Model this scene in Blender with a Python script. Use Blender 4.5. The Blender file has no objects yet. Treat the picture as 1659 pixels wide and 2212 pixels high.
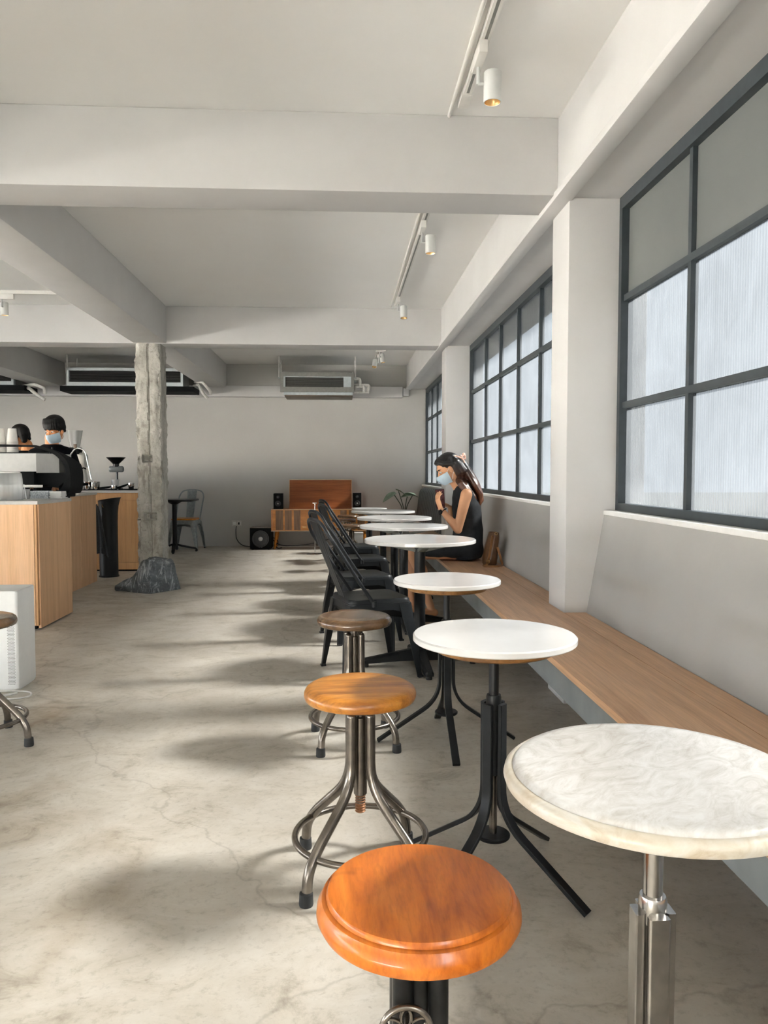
import bpy, bmesh, math, random
from mathutils import Vector, Matrix, noise

random.seed(7)
C = bpy.context.scene.collection
S = bpy.context.scene
PI = math.pi

# ------------------------------------------------------------------ camera
cam_data = bpy.data.cameras.new('camera')
cam = bpy.data.objects.new('camera', cam_data)
C.objects.link(cam)
cam.location = (0, 0, 1.15)
cam.rotation_euler = (math.radians(90 - 2.897), 0, math.radians(-3.254))
cam_data.sensor_fit = 'VERTICAL'
cam_data.sensor_height = 36.0
cam_data.lens = 1660 / 2212 * 36.0
cam_data.clip_start = 0.02
S.camera = cam

# ------------------------------------------------------------------ sky, sun, exposure
world = bpy.data.worlds.new('sky')
S.world = world
world.use_nodes = True
wn = world.node_tree.nodes
wbg = wn['Background']
wbg.inputs['Color'].default_value = (0.90, 0.95, 1.0, 1)
wbg.inputs['Strength'].default_value = 8.4

sun_data = bpy.data.lights.new('sun', 'SUN')
sun_data.energy = 150.0
sun_data.angle = math.radians(9.0)
sun_data.color = (1.0, 0.94, 0.86)
sun = bpy.data.objects.new('sun', sun_data)
C.objects.link(sun)
sun.location = (8, 4, 8)
sun.rotation_euler = Vector((-1.0, -0.10, -0.84)).to_track_quat('-Z', 'Y').to_euler()

S.view_settings.view_transform = 'Standard'
S.view_settings.look = 'None'
S.view_settings.gamma = 1.0
S.view_settings.use_curve_mapping = False
S.view_settings.exposure = 1.56


# ------------------------------------------------------------------ material helpers
MATS = {}


class NT:
    def __init__(self, name):
        self.m = bpy.data.materials.new(name)
        self.m.use_nodes = True
        self.t = self.m.node_tree
        self.b = self.t.nodes['Principled BSDF']
        MATS[name] = self.m

    def n(self, typ, **kw):
        nd = self.t.nodes.new(typ)
        for k, v in kw.items():
            if hasattr(nd, k):
                setattr(nd, k, v)
        return nd

    def l(self, a, b):
        self.t.links.new(a, b)

    def coords(self, scale=(1, 1, 1), rot=(0, 0, 0), space='Object'):
        tc = self.n('ShaderNodeTexCoord')
        mp = self.n('ShaderNodeMapping')
        mp.inputs['Scale'].default_value = scale
        mp.inputs['Rotation'].default_value = rot
        self.l(tc.outputs[space], mp.inputs['Vector'])
        return mp.outputs['Vector']

    def noise(self, vec, scale, detail=4, rough=0.55, dist=0.0):
        nz = self.n('ShaderNodeTexNoise')
        nz.inputs['Scale'].default_value = scale
        nz.inputs['Detail'].default_value = detail
        nz.inputs['Roughness'].default_value = rough
        nz.inputs['Distortion'].default_value = dist
        self.l(vec, nz.inputs['Vector'])
        return nz.outputs['Fac']

    def ramp(self, fac, stops):
        r = self.n('ShaderNodeValToRGB')
        el = r.color_ramp.elements
        while len(el) < len(stops):
            el.new(0.5)
        for e, (p, c) in zip(el, stops):
            e.position = p
            e.color = (c[0], c[1], c[2], 1) if not isinstance(c, (int, float)) else (c, c, c, 1)
        self.l(fac, r.inputs['Fac'])
        return r.outputs['Color']

    def mix(self, fac, a, b, mode='MIX'):
        mx = self.n('ShaderNodeMix')
        mx.data_type = 'RGBA'
        mx.blend_type = mode
        for sock, v in ((mx.inputs[0], fac), (mx.inputs[6], a), (mx.inputs[7], b)):
            if isinstance(v, (int, float)):
                sock.default_value = v
            elif isinstance(v, tuple):
                sock.default_value = (v[0], v[1], v[2], 1)
            else:
                self.l(v, sock)
        return mx.outputs[2]

    def bump(self, h, strength=0.2, dist=0.01):
        bp = self.n('ShaderNodeBump')
        bp.inputs['Strength'].default_value = strength
        bp.inputs['Distance'].default_value = dist
        self.l(h, bp.inputs['Height'])
        self.l(bp.outputs['Normal'], self.b.inputs['Normal'])

    def set(self, color=None, rough=None, metal=None, spec=None, coat=None):
        i = self.b.inputs
        if color is not None:
            if isinstance(color, tuple):
                i['Base Color'].default_value = (color[0], color[1], color[2], 1)
            else:
                self.l(color, i['Base Color'])
        if rough is not None:
            if isinstance(rough, (int, float)):
                i['Roughness'].default_value = rough
            else:
                self.l(rough, i['Roughness'])
        if metal is not None:
            i['Metallic'].default_value = metal
        if spec is not None:
            i['Specular IOR Level'].default_value = spec
        if coat is not None:
            i['Coat Weight'].default_value = coat
            i['Coat Roughness'].default_value = 0.12


def plain(name, color, rough=0.5, metal=0.0, var=0.12, scale=30, spec=None, bump=0.0, coat=None):
    k = NT(name)
    v = k.coords()
    f = k.noise(v, scale, 3)
    c2 = tuple(min(1, x * (1 + var)) for x in color)
    c1 = tuple(x * (1 - var) for x in color)
    k.set(k.ramp(f, [(0.3, c1), (0.7, c2)]), rough, metal, spec, coat)
    if bump:
        k.bump(f, bump, 0.003)
    return k.m


def wood(name, dark, mid, light, stretch=(1, 1, 12), scale=6.0, rough=0.4, coat=None, line=0.35, rot=(0, 0, 0), bump=0.08):
    k = NT(name)
    v = k.coords(stretch, rot)
    f1 = k.noise(v, scale, 5, 0.6, 0.4)
    f2 = k.noise(v, scale * 7, 4, 0.6, 0.2)
    base = k.ramp(f1, [(0.3, dark), (0.5, mid), (0.72, light)])
    fine = k.ramp(f2, [(0.35, 0.62), (0.6, 1.0)])
    col = k.mix(line, base, fine, 'MULTIPLY')
    k.set(col, rough, coat=coat)
    k.bump(f2, bump, 0.002)
    return k.m


# ------------------------------------------------------------------ materials
k = NT('wall_paint')
v = k.coords()
f = k.noise(v, 1.2, 4)
f2 = k.noise(v, 60, 3)
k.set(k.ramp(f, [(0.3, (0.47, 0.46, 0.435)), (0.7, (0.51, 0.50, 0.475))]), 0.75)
k.bump(f2, 0.06, 0.004)

k = NT('parapet_shade_paint')  # wall paint made darker; shade below the windows is put into the colour
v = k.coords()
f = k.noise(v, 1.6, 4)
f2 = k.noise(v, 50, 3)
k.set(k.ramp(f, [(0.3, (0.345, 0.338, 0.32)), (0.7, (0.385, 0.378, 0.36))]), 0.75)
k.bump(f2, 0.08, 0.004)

k = NT('beam_shade_paint')  # ceiling white made darker; the shade on the beams is put into the colour
v = k.coords()
f = k.noise(v, 2.5, 4)
f2 = k.noise(v, 14, 3)
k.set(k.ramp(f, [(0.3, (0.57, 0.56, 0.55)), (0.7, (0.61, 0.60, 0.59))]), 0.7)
k.bump(f2, 0.10, 0.006)

k = NT('ceiling_paint')
v = k.coords()
f = k.noise(v, 1.5, 4)
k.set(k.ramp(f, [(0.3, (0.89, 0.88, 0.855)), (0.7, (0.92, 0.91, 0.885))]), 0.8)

# polished concrete floor: mottled, scuffed, hairline cracks, brown stains
k = NT('concrete_floor')
v = k.coords(space='Object')
big = k.noise(v, 0.9, 6, 0.62, 0.3)
vm = k.coords((1.0, 1.25, 1.0), space='Object')
mid = k.noise(vm, 4.2, 10, 0.74, 0.7)
fine = k.noise(v, 38, 6, 0.7)
c = k.ramp(big, [(0.32, (0.42, 0.385, 0.33)), (0.55, (0.535, 0.50, 0.44)), (0.75, (0.61, 0.58, 0.525))])
c = k.mix(0.75, c, k.ramp(mid, [(0.30, (0.46, 0.42, 0.36)), (0.44, (0.86, 0.84, 0.80)), (0.60, (1.0, 1.0, 1.0))]), 'MULTIPLY')
c = k.mix(0.6, c, k.ramp(fine, [(0.28, (0.60, 0.58, 0.55)), (0.48, (1, 1, 1))]), 'MULTIPLY')
# brown water stains
st = k.noise(k.coords((1, 1, 1), (0, 0, 0.6)), 0.75, 5, 0.6, 0.8)
c = k.mix(0.9, c, k.ramp(st, [(0.58, (1, 1, 1)), (0.72, (0.52, 0.42, 0.30))]), 'MULTIPLY')
# long dark scratches
sc_n = k.noise(k.coords((1.6, 3.2, 1), (0, 0, 0.5)), 6.5, 7, 0.72, 2.6)
c = k.mix(0.55, c, k.ramp(sc_n, [(0.62, (1, 1, 1)), (0.72, (0.45, 0.40, 0.34))]), 'MULTIPLY')
# cracks
vo = k.n('ShaderNodeTexVoronoi')
vo.feature = 'DISTANCE_TO_EDGE'
vo.inputs['Scale'].default_value = 0.38
nzc = k.n('ShaderNodeTexNoise')
nzc.inputs['Scale'].default_value = 3.0
nzc.inputs['Detail'].default_value = 6
k.l(v, nzc.inputs['Vector'])
vadd = k.n('ShaderNodeVectorMath')
vadd.operation = 'MULTIPLY_ADD'
k.l(nzc.outputs['Color'], vadd.inputs[0])
vadd.inputs[1].default_value = (0.55, 0.55, 0)
k.l(v, vadd.inputs[2])
k.l(vadd.outputs[0], vo.inputs['Vector'])
c = k.mix(0.3, c, k.ramp(vo.outputs['Distance'], [(0.0, (0.30, 0.26, 0.22)), (0.0018, (1, 1, 1))]), 'MULTIPLY')
k.set(c, k.ramp(mid, [(0.3, 0.62), (0.6, 0.42)]), spec=0.45)
k.bump(fine, 0.06, 0.004)

wood('bench_wood', (0.48, 0.275, 0.15), (0.60, 0.36, 0.205), (0.70, 0.44, 0.26), (9, 0.35, 9), 2.2, 0.42, line=0.45)
wood('counter_oak', (0.66, 0.385, 0.20), (0.74, 0.45, 0.245), (0.80, 0.51, 0.295), (9, 9, 0.4), 2.0, 0.5, line=0.3)
wood('drawer_oak', (0.50, 0.265, 0.105), (0.58, 0.315, 0.13), (0.66, 0.37, 0.16), (9, 9, 0.4), 2.0, 0.5, line=0.3)
wood('amber_seat', (0.30, 0.10, 0.014), (0.56, 0.22, 0.032), (0.68, 0.31, 0.055), (1.2, 9, 6), 4.0, 0.32, coat=0.22, line=0.5)
wood('brown_seat', (0.085, 0.045, 0.02), (0.15, 0.08, 0.036), (0.20, 0.115, 0.055), (1.5, 9, 6), 4.0, 0.26, coat=0.6, line=0.35)
wood('under_plate', (0.12, 0.05, 0.014), (0.27, 0.125, 0.034), (0.36, 0.18, 0.06), (2, 6, 6), 5.0, 0.4, line=0.5)
wood('teak', (0.50, 0.165, 0.018), (0.64, 0.23, 0.028), (0.74, 0.285, 0.04), (1, 6, 5), 3.0, 0.38, line=0.3)
wood('teak_dark', (0.15, 0.065, 0.016), (0.22, 0.10, 0.028), (0.28, 0.135, 0.04), (8, 6, 0.6), 5.0, 0.4, line=0.5)
wood('mahogany', (0.20, 0.052, 0.014), (0.28, 0.080, 0.022), (0.34, 0.108, 0.032), (0.5, 6, 7), 3.0, 0.3, coat=0.2, line=0.35)
wood('pale_edge', (0.60, 0.43, 0.25), (0.68, 0.52, 0.32), (0.74, 0.58, 0.38), (1, 6, 6), 4.0, 0.45)

# front stool seat: orange-brown with darker knots and saw marks
k = NT('orange_seat')
v = k.coords((7, 1.2, 5))
f1 = k.noise(v, 3.0, 6, 0.6, 0.7)
f2 = k.noise(k.coords((20, 3, 8)), 8.0, 4, 0.6)
kn = k.noise(k.coords((1, 1, 1)), 11.0, 2, 0.5, 0.6)
c = k.ramp(f1, [(0.3, (0.36, 0.085, 0.010)), (0.5, (0.56, 0.150, 0.016)), (0.72, (0.68, 0.215, 0.030))])
c = k.mix(0.45, c, k.ramp(f2, [(0.3, (0.55, 0.5, 0.45)), (0.55, (1, 1, 1))]), 'MULTIPLY')
c = k.mix(0.55, c, k.ramp(kn, [(0.27, (0.22, 0.14, 0.09)), (0.36, (1, 1, 1))]), 'MULTIPLY')
k.set(c, 0.34, spec=0.3, coat=0.22)
k.bump(f2, 0.12, 0.002)

# white table tops and marble
k = NT('white_top')
f = k.noise(k.coords(), 9, 5)
k.set(k.ramp(f, [(0.3, (0.70, 0.69, 0.67)), (0.7, (0.74, 0.73, 0.71))]), 0.16, spec=0.5)
k = NT('marble_top')
v = k.coords((1, 1.9, 1), (0, 0, 0.5))
f1 = k.noise(v, 11, 9, 0.68, 2.4)
f2 = k.noise(k.coords(), 3.0, 4)
c = k.ramp(f1, [(0.28, (0.44, 0.405, 0.36)), (0.45, (0.55, 0.53, 0.50)), (0.62, (0.63, 0.62, 0.60))])
c = k.mix(0.5, c, k.ramp(f2, [(0.35, (0.86, 0.845, 0.81)), (0.6, (1, 1, 1))]), 'MULTIPLY')
k.set(c, 0.22)
k = NT('marble_edge')
f1 = k.noise(k.coords((1, 1, 2)), 14, 7, 0.65, 1.5)
k.set(k.ramp(f1, [(0.3, (0.43, 0.35, 0.255)), (0.48, (0.53, 0.475, 0.385)), (0.65, (0.59, 0.56, 0.50))]), 0.3)

plain('black_metal', (0.008, 0.009, 0.010), 0.42, 0.0, 0.25, 40, spec=0.3)
plain('chair_black', (0.012, 0.0145, 0.017), 0.42, 0.0, 0.15, 25, spec=0.32)
plain('tube_black', (0.020, 0.020, 0.020), 0.30, 0.35, 0.3, 40)
plain('raw_steel', (0.20, 0.175, 0.15), 0.27, 0.9, 0.35, 22, bump=0.05)
plain('bright_steel', (0.50, 0.48, 0.46), 0.2, 1.0, 0.15, 22, bump=0.04)
plain('rust_screw', (0.26, 0.12, 0.055), 0.5, 0.6, 0.3, 60)
plain('rubber', (0.02, 0.021, 0.022), 0.7)
plain('chrome', (0.72, 0.72, 0.71), 0.12, 1.0, 0.05)
plain('silver_metal', (0.30, 0.335, 0.35), 0.36, 0.75, 0.18, 30)
plain('frame_dark', (0.032, 0.041, 0.047), 0.45, 0.0, 0.15, 20)
plain('apron_grey', (0.185, 0.20, 0.205), 0.5, 0.0, 0.12, 8)
plain('track_white', (0.78, 0.76, 0.72), 0.5, 0.0, 0.03)
plain('lamp_white', (0.66, 0.67, 0.65), 0.5, 0.0, 0.03)
plain('plastic_white', (0.80, 0.80, 0.78), 0.4, 0.0, 0.02)
plain('sill_white', (0.84, 0.83, 0.80), 0.55, 0.0, 0.03)
plain('slot_dark', (0.05, 0.045, 0.04), 0.6)
plain('black_gloss', (0.005, 0.0055, 0.006), 0.3, 0.0, 0.2, spec=0.25)
plain('black_matt', (0.006, 0.0065, 0.007), 0.8, 0.0, 0.2, spec=0.15)
plain('speaker_cone', (0.035, 0.036, 0.038), 0.45)
plain('cone_silver', (0.45, 0.45, 0.44), 0.3, 0.8)
plain('slab_grey', (0.50, 0.49, 0.465), 0.4, 0.0, 0.06, 50)
plain('ac_grey', (0.20, 0.20, 0.185), 0.5, 0.2, 0.1)
plain('ac_frame', (0.42, 0.46, 0.47), 0.5, 0.3, 0.06)
plain('ac_blue', (0.45, 0.50, 0.52), 0.5, 0.3, 0.08)
plain('machine_silver', (0.40, 0.40, 0.385), 0.5, 0.25, 0.04)
plain('paper_white', (0.76, 0.73, 0.68), 0.8, 0.0, 0.04)
plain('cup_white', (0.80, 0.79, 0.77), 0.45, 0.0, 0.03)
plain('grinder_white', (0.66, 0.64, 0.59), 0.35, 0.0, 0.04)
plain('terracotta_pot', (0.30, 0.29, 0.27), 0.7)
plain('leaf_green', (0.17, 0.225, 0.16), 0.5, 0.0, 0.25, 14)
plain('stem_green', (0.035, 0.055, 0.04), 0.5)
plain('bin_black', (0.010, 0.012, 0.013), 0.45, 0.0, 0.15, spec=0.3)
plain('cloth_grey', (0.045, 0.05, 0.055), 0.9, 0.0, 0.25, 60, bump=0.3)
plain('leather_grey', (0.060, 0.072, 0.078), 0.42, 0.0, 0.2, 20, bump=0.1)
plain('bag_leather', (0.10, 0.045, 0.016), 0.38, 0.0, 0.4, 12, bump=0.15)
plain('strap_tan', (0.26, 0.115, 0.04), 0.4, 0.0, 0.2)
plain('brass', (0.55, 0.38, 0.16), 0.3, 1.0, 0.05)
plain('skin', (0.64, 0.33, 0.175), 0.5, 0.0, 0.06, 9)
plain('skin_tan', (0.58, 0.245, 0.095), 0.5, 0.0, 0.06, 9)
plain('lip', (0.42, 0.15, 0.12), 0.5)
plain('eye_dark', (0.02, 0.014, 0.01), 0.3)
plain('eye_white', (0.75, 0.73, 0.70), 0.4)
plain('mask_blue', (0.46, 0.58, 0.66), 0.8, 0.0, 0.05, 40)
plain('hair_black', (0.004, 0.0038, 0.0036), 0.6, 0.0, 0.4, 60, spec=0.2)
plain('dress_charcoal', (0.020, 0.022, 0.025), 0.8, 0.0, 0.2, 30, spec=0.2)
plain('shirt_black', (0.005, 0.0055, 0.008), 0.9, 0.0, 0.2, 30, spec=0.12)
plain('trousers_dark', (0.02, 0.02, 0.024), 0.85)
plain('sandal_tan', (0.36, 0.20, 0.10), 0.55)
plain('clip_pink', (0.74, 0.46, 0.36), 0.35)
plain('phone_case', (0.06, 0.016, 0.018), 0.25, 0.0, 0.1)
plain('phone_screen', (0.10, 0.028, 0.032), 0.1, 0.0, 0.5, 60)
plain('cable_black', (0.01, 0.01, 0.01), 0.5)
plain('cable_white', (0.62, 0.61, 0.58), 0.5)
plain('socket_plate', (0.60, 0.585, 0.55), 0.5)
plain('copper_pipe', (0.10, 0.07, 0.045), 0.5, 0.2)
plain('pipe_white', (0.62, 0.61, 0.575), 0.6)
plain('exterior_plaster', (0.62, 0.60, 0.56), 0.9)
plain('ground_paving', (0.76, 0.75, 0.72), 0.9, 0.0, 0.08, 3)
plain('dark_ground', (0.10, 0.105, 0.10), 0.95, 0.0, 0.3, 3)

# long hair: near-black crown running into brown ends, with strands
k = NT('hair_brown')
f = k.noise(k.coords((40, 40, 3)), 2.5, 4)
tc = k.n('ShaderNodeTexCoord')
sp = k.n('ShaderNodeSeparateXYZ')
k.l(tc.outputs['Object'], sp.inputs[0])
mr = k.n('ShaderNodeMapRange')
mr.inputs['From Min'].default_value = 1.22
mr.inputs['From Max'].default_value = 0.95
k.l(sp.outputs['Z'], mr.inputs['Value'])
c = k.mix(mr.outputs[0], (0.012, 0.011, 0.011), (0.15, 0.058, 0.03))
c = k.mix(0.7, c, k.ramp(f, [(0.3, (0.35, 0.32, 0.3)), (0.7, (1.25, 1.2, 1.15))]), 'MULTIPLY')
k.set(c, 0.36)
k.bump(f, 0.4, 0.004)

# rough concrete for the stripped pillar
k = NT('raw_concrete')
v = k.coords()
f1 = k.noise(v, 5, 8, 0.68, 0.5)
f2 = k.noise(v, 40, 5, 0.7)
f3 = k.noise(k.coords((1, 1, 0.35)), 9, 5, 0.6, 1.0)
c = k.ramp(f1, [(0.3, (0.30, 0.285, 0.245)), (0.5, (0.44, 0.425, 0.38)), (0.7, (0.54, 0.52, 0.475))])
c = k.mix(0.6, c, k.ramp(f3, [(0.33, (0.45, 0.42, 0.37)), (0.5, (1, 1, 1))]), 'MULTIPLY')
c = k.mix(0.5, c, k.ramp(f2, [(0.32, (0.35, 0.32, 0.29)), (0.46, (1, 1, 1))]), 'MULTIPLY')
k.set(c, 0.85)
k.bump(f2, 0.5, 0.01)

k = NT('slate_rock')
v = k.coords((1, 1, 1.6), (0.5, 0.3, 0))
f1 = k.noise(v, 6, 8, 0.7, 1.0)
f2 = k.noise(k.coords((6, 2, 2), (0.3, 0.8, 0.4)), 3.2, 6, 0.7, 1.5)
c = k.ramp(f1, [(0.3, (0.055, 0.064, 0.072)), (0.5, (0.11, 0.126, 0.138)), (0.70, (0.21, 0.235, 0.25))])
c = k.mix(k.ramp(f2, [(0.53, 0.0), (0.62, 0.8)]), c, (0.46, 0.49, 0.51))
k.set(c, 0.55)
k.bump(f1, 0.6, 0.02)

# marbled box of napkins: pale paper with grey marbling
k = NT('marbled_paper')
f = k.noise(k.coords(), 26, 4, 0.6, 2.5)
k.set(k.ramp(f, [(0.42, (0.62, 0.64, 0.66)), (0.52, (0.30, 0.34, 0.37)), (0.60, (0.70, 0.72, 0.73))]), 0.5)


def glass_mat(name, clear, tint, scat, ribs, rough, streak=0.5):
    """reeded / frosted daylight glass: scatters part of the light, lets part of it through"""
    k = NT(name)
    t = k.t
    tr = k.n('ShaderNodeBsdfTransparent')
    tl = k.n('ShaderNodeBsdfTranslucent')
    gl = k.n('ShaderNodeBsdfGlossy')
    gl.inputs['Roughness'].default_value = rough
    gl.inputs['Color'].default_value = (0.9, 0.9, 0.9, 1)
    f = k.noise(k.coords((1, 26, 2.2)), 1.6, 6, 0.65, 0.4)
    f2 = k.noise(k.coords((1, 3, 3)), 1.1, 5, 0.6, 0.6)
    dirt = k.mix(streak, k.ramp(f, [(0.3, tuple(x * 0.80 for x in tint)), (0.65, tint)]),
                 k.ramp(f2, [(0.35, tuple(x * 0.72 for x in tint)), (0.65, tint)]))
    wv = k.n('ShaderNodeTexWave')
    wv.wave_type = 'BANDS'
    wv.bands_direction = 'Y'
    wv.inputs['Scale'].default_value = ribs
    wv.inputs['Distortion'].default_value = 0.0
    k.l(k.coords(), wv.inputs['Vector'])
    rib = k.ramp(wv.outputs['Fac'], [(0.0, (0.84, 0.84, 0.85)), (0.6, (1, 1, 1))])
    dirt = k.mix(1.0, dirt, rib, 'MULTIPLY')
    k.l(k.mix(1.0, dirt, scat, 'MULTIPLY'), tl.inputs['Color'])
    k.l(dirt, tr.inputs['Color'])
    m1 = k.n('ShaderNodeMixShader')
    m1.inputs[0].default_value = clear
    k.l(tl.outputs[0], m1.inputs[1])
    k.l(tr.outputs[0], m1.inputs[2])
    m2 = k.n('ShaderNodeMixShader')
    m2.inputs[0].default_value = 0.06
    k.l(m1.outputs[0], m2.inputs[1])
    k.l(gl.outputs[0], m2.inputs[2])
    bp = k.n('ShaderNodeBump')
    bp.inputs['Strength'].default_value = 0.3
    bp.inputs['Distance'].default_value = 0.004
    k.l(wv.outputs['Fac'], bp.inputs['Height'])
    k.l(bp.outputs['Normal'], tl.inputs['Normal'])
    k.l(bp.outputs['Normal'], gl.inputs['Normal'])
    out = t.nodes['Material Output']
    k.l(m2.outputs[0], out.inputs['Surface'])
    t.nodes.remove(k.b)
    return k.m


glass_mat('reeded_glass', 0.0225, (0.80, 0.84, 0.88), (0.0050, 0.0053, 0.0056), 18.0, 0.25)
clear_glass = NT('clear_glass')
_t = clear_glass.n('ShaderNodeBsdfTransparent')
_t.inputs['Color'].default_value = (0.96, 0.97, 0.97, 1)
clear_glass.l(_t.outputs[0], clear_glass.t.nodes['Material Output'].inputs['Surface'])


def clear_plastic(name, col, fac):
    k = NT(name)
    tr = k.n('ShaderNodeBsdfTransparent')
    tr.inputs['Color'].default_value = (col[0], col[1], col[2], 1)
    k.set((0.8, 0.8, 0.79), 0.12)
    mx = k.n('ShaderNodeMixShader')
    mx.inputs[0].default_value = fac
    k.l(tr.outputs[0], mx.inputs[1])
    k.l(k.b.outputs[0], mx.inputs[2])
    k.l(mx.outputs[0], k.t.nodes['Material Output'].inputs['Surface'])
    return k.m


clear_plastic('clear_cup', (0.93, 0.94, 0.94), 0.35)
clear_plastic('clear_hopper', (0.90, 0.91, 0.90), 0.40)

k = NT('lamp_glow')
k.b.inputs['Emission Color'].default_value = (1.0, 0.78, 0.50, 1)
k.b.inputs['Emission Strength'].default_value = 4.0
k.set((0.9, 0.8, 0.6), 0.5)
plain('reflector_gold', (0.50, 0.34, 0.16), 0.3, 0.8)

# ------------------------------------------------------------------ mesh helpers
class MB:
    """collects shapes, then links them as ONE mesh object"""

    def __init__(self):
        self.v = []
        self.f = []

    def add(self, vs, fs):
        o = len(self.v)
        self.v += [tuple(p) for p in vs]
        self.f += [tuple(i + o for i in f) for f in fs]
        return self

    def box(self, x0, y0, z0, x1, y1, z1):
        vs = [(x0, y0, z0), (x1, y0, z0), (x1, y1, z0), (x0, y1, z0),
              (x0, y0, z1), (x1, y0, z1), (x1, y1, z1), (x0, y1, z1)]
        return self.add(vs, [(0, 3, 2, 1), (4, 5, 6, 7), (0, 1, 5, 4), (1, 2, 6, 5), (2, 3, 7, 6), (3, 0, 4, 7)])

    def prism(self, poly, axis, a0, a1):
        """extrude a 2-D polygon along an axis ('x': poly=(y,z), 'y': (x,z), 'z': (x,y))"""
        n = len(poly)

        def pt(p, a):
            return {'x': (a, p[0], p[1]), 'y': (p[0], a, p[1]), 'z': (p[0], p[1], a)}[axis]
        vs = [pt(p, a0) for p in poly] + [pt(p, a1) for p in poly]
        fs = [tuple(range(n)), tuple(range(2 * n - 1, n - 1, -1))]
        fs += [(i, i + n, (i + 1) % n + n, (i + 1) % n) for i in range(n)]
        return self.add(vs, fs)

    def loft(self, rings, caps=True, closed=False):
        n = len(rings[0])
        vs = [p for r in rings for p in r]
        fs = []
        m = len(rings)
        for i in range(m - (0 if closed else 1)):
            a, b = i * n, ((i + 1) % m) * n
            for j in range(n):
                fs.append((a + j, a + (j + 1) % n, b + (j + 1) % n, b + j))
        if caps and not closed:
            fs.append(tuple(range(n - 1, -1, -1)))
            fs.append(tuple(range((m - 1) * n, m * n)))
        return self.add(vs, fs)

    def lathe(self, prof, c=(0, 0, 0), seg=24, axis='z'):
        rings = []
        for r, z in prof:
            ring = []
            for j in range(seg):
                a = 2 * PI * j / seg
                p = (r * math.cos(a), r * math.sin(a), z)
                if axis == 'y':
                    p = (p[0], z, p[1])
                elif axis == 'x':
                    p = (z, p[0], p[1])
                ring.append((c[0] + p[0], c[1] + p[1], c[2] + p[2]))
            rings.append(ring)
        return self.loft(rings)

    def cyl(self, c, r, z0, z1, seg=16, r1=None):
        return self.lathe([(r, z0), (r if r1 is None else r1, z1)], c, seg)

    def rod(self, p, q, r, seg=8, r1=None):
        return self.tube([p, q], [r, r if r1 is None else r1], seg)

    def tube(self, pts, r, seg=8, closed=False, sect=None, up=None):
        """sweep a circle (or a section list of (a,b)) along a polyline"""
        P = [Vector(p) for p in pts]
        n = len(P)
        R = r if isinstance(r, (list, tuple)) else [r] * n
        tg = []
        for i in range(n):
            if closed:
                d = P[(i + 1) % n] - P[i - 1]
            else:
                d = P[min(i + 1, n - 1)] - P[max(i - 1, 0)]
            tg.append(d.normalized())
        u = Vector(up) if up else Vector((0, 0, 1))
        if abs(u.dot(tg[0])) > 0.95 and not up:
            u = Vector((1, 0, 0))
        nrm = (u - tg[0] * u.dot(tg[0])).normalized()
        rings = []
        for i in range(n):
            if up:
                uu = Vector(up)
                w = uu - tg[i] * uu.dot(tg[i])
                nrm = w.normalized() if w.length > 1e-4 else nrm
            elif i:
                w = nrm - tg[i] * nrm.dot(tg[i])
                nrm = w.normalized() if w.length > 1e-5 else nrm
            b = tg[i].cross(nrm)
            if sect:
                ring = [P[i] + nrm * (a * R[i]) + b * (c * R[i]) for a, c in sect]
            else:
                ring = [P[i] + nrm * (R[i] * math.cos(2 * PI * j / seg)) + b * (R[i] * math.sin(2 * PI * j / seg)) for j in range(seg)]
            rings.append(ring)
        return self.loft(rings, True, closed)

    def ring(self, c, R, r, seg=40, tseg=8, axis='z'):
        pts = []
        for i in range(seg):
            a = 2 * PI * i / seg
            p = (R * math.cos(a), R * math.sin(a), 0)
            if axis == 'y':
                p = (p[0], 0, p[1])
            elif axis == 'x':
                p = (0, p[0], p[1])
            pts.append((c[0] + p[0], c[1] + p[1], c[2] + p[2]))
        return self.tube(pts, r, tseg, True)

    def ball(self, c, r, seg=14, rings=9):
        rx, ry, rz = r if isinstance(r, (tuple, list)) else (r, r, r)
        rr = []
        for i in range(rings + 1):
            t = PI * i / rings
            s, z = max(math.sin(t), 0.02), -math.cos(t)
            rr.append([(c[0] + rx * s * math.cos(2 * PI * j / seg), c[1] + ry * s * math.sin(2 * PI * j / seg), c[2] + rz * z) for j in range(seg)])
        return self.loft(rr)

    def rot(self, mat, start=0):
        for i in range(start, len(self.v)):
            self.v[i] = tuple(mat @ Vector(self.v[i]))
        return self

    def mesh(self, name, mat, smooth=40, bevel=0.0, bseg=2):
        me = bpy.data.meshes.new(name)
        me.from_pydata(self.v, [], self.f)
        bm = bmesh.new()
        bm.from_mesh(me)
        bmesh.ops.recalc_face_normals(bm, faces=bm.faces)
        if bevel:
            ed = [e for e in bm.edges if len(e.link_faces) == 2 and e.calc_face_angle(0) > math.radians(35)]
            bmesh.ops.bevel(bm, geom=ed, offset=bevel, segments=bseg, profile=0.6, affect='EDGES', clamp_overlap=True)
        if smooth:
            lim = math.radians(smooth)
            for fc in bm.faces:
                fc.smooth = True
            for e in bm.edges:
                e.smooth = len(e.link_faces) == 2 and e.calc_face_angle(0) < lim
        bm.to_mesh(me)
        bm.free()
        if mat:
            me.materials.append(MATS[mat])
        return me

    def build(self, name, mat, parent=None, smooth=40, bevel=0.0, bseg=2):
        o = bpy.data.objects.new(name, self.mesh(name, mat, smooth, bevel, bseg))
        C.objects.link(o)
        if parent is not None:
            o.parent = parent
        return o


def thing(name, label, cat, loc=(0, 0, 0), rz=0.0, group=None):
    o = bpy.data.objects.new(name, None)
    C.objects.link(o)
    o.location = loc
    o.rotation_euler = (0, 0, rz)
    o.empty_display_size = 0.05
    return tag(o, label, cat, group)


def tag(o, label, cat, group=None):
    o['label'] = label
    o['category'] = cat
    if group:
        o['group'] = group
    return o


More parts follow.
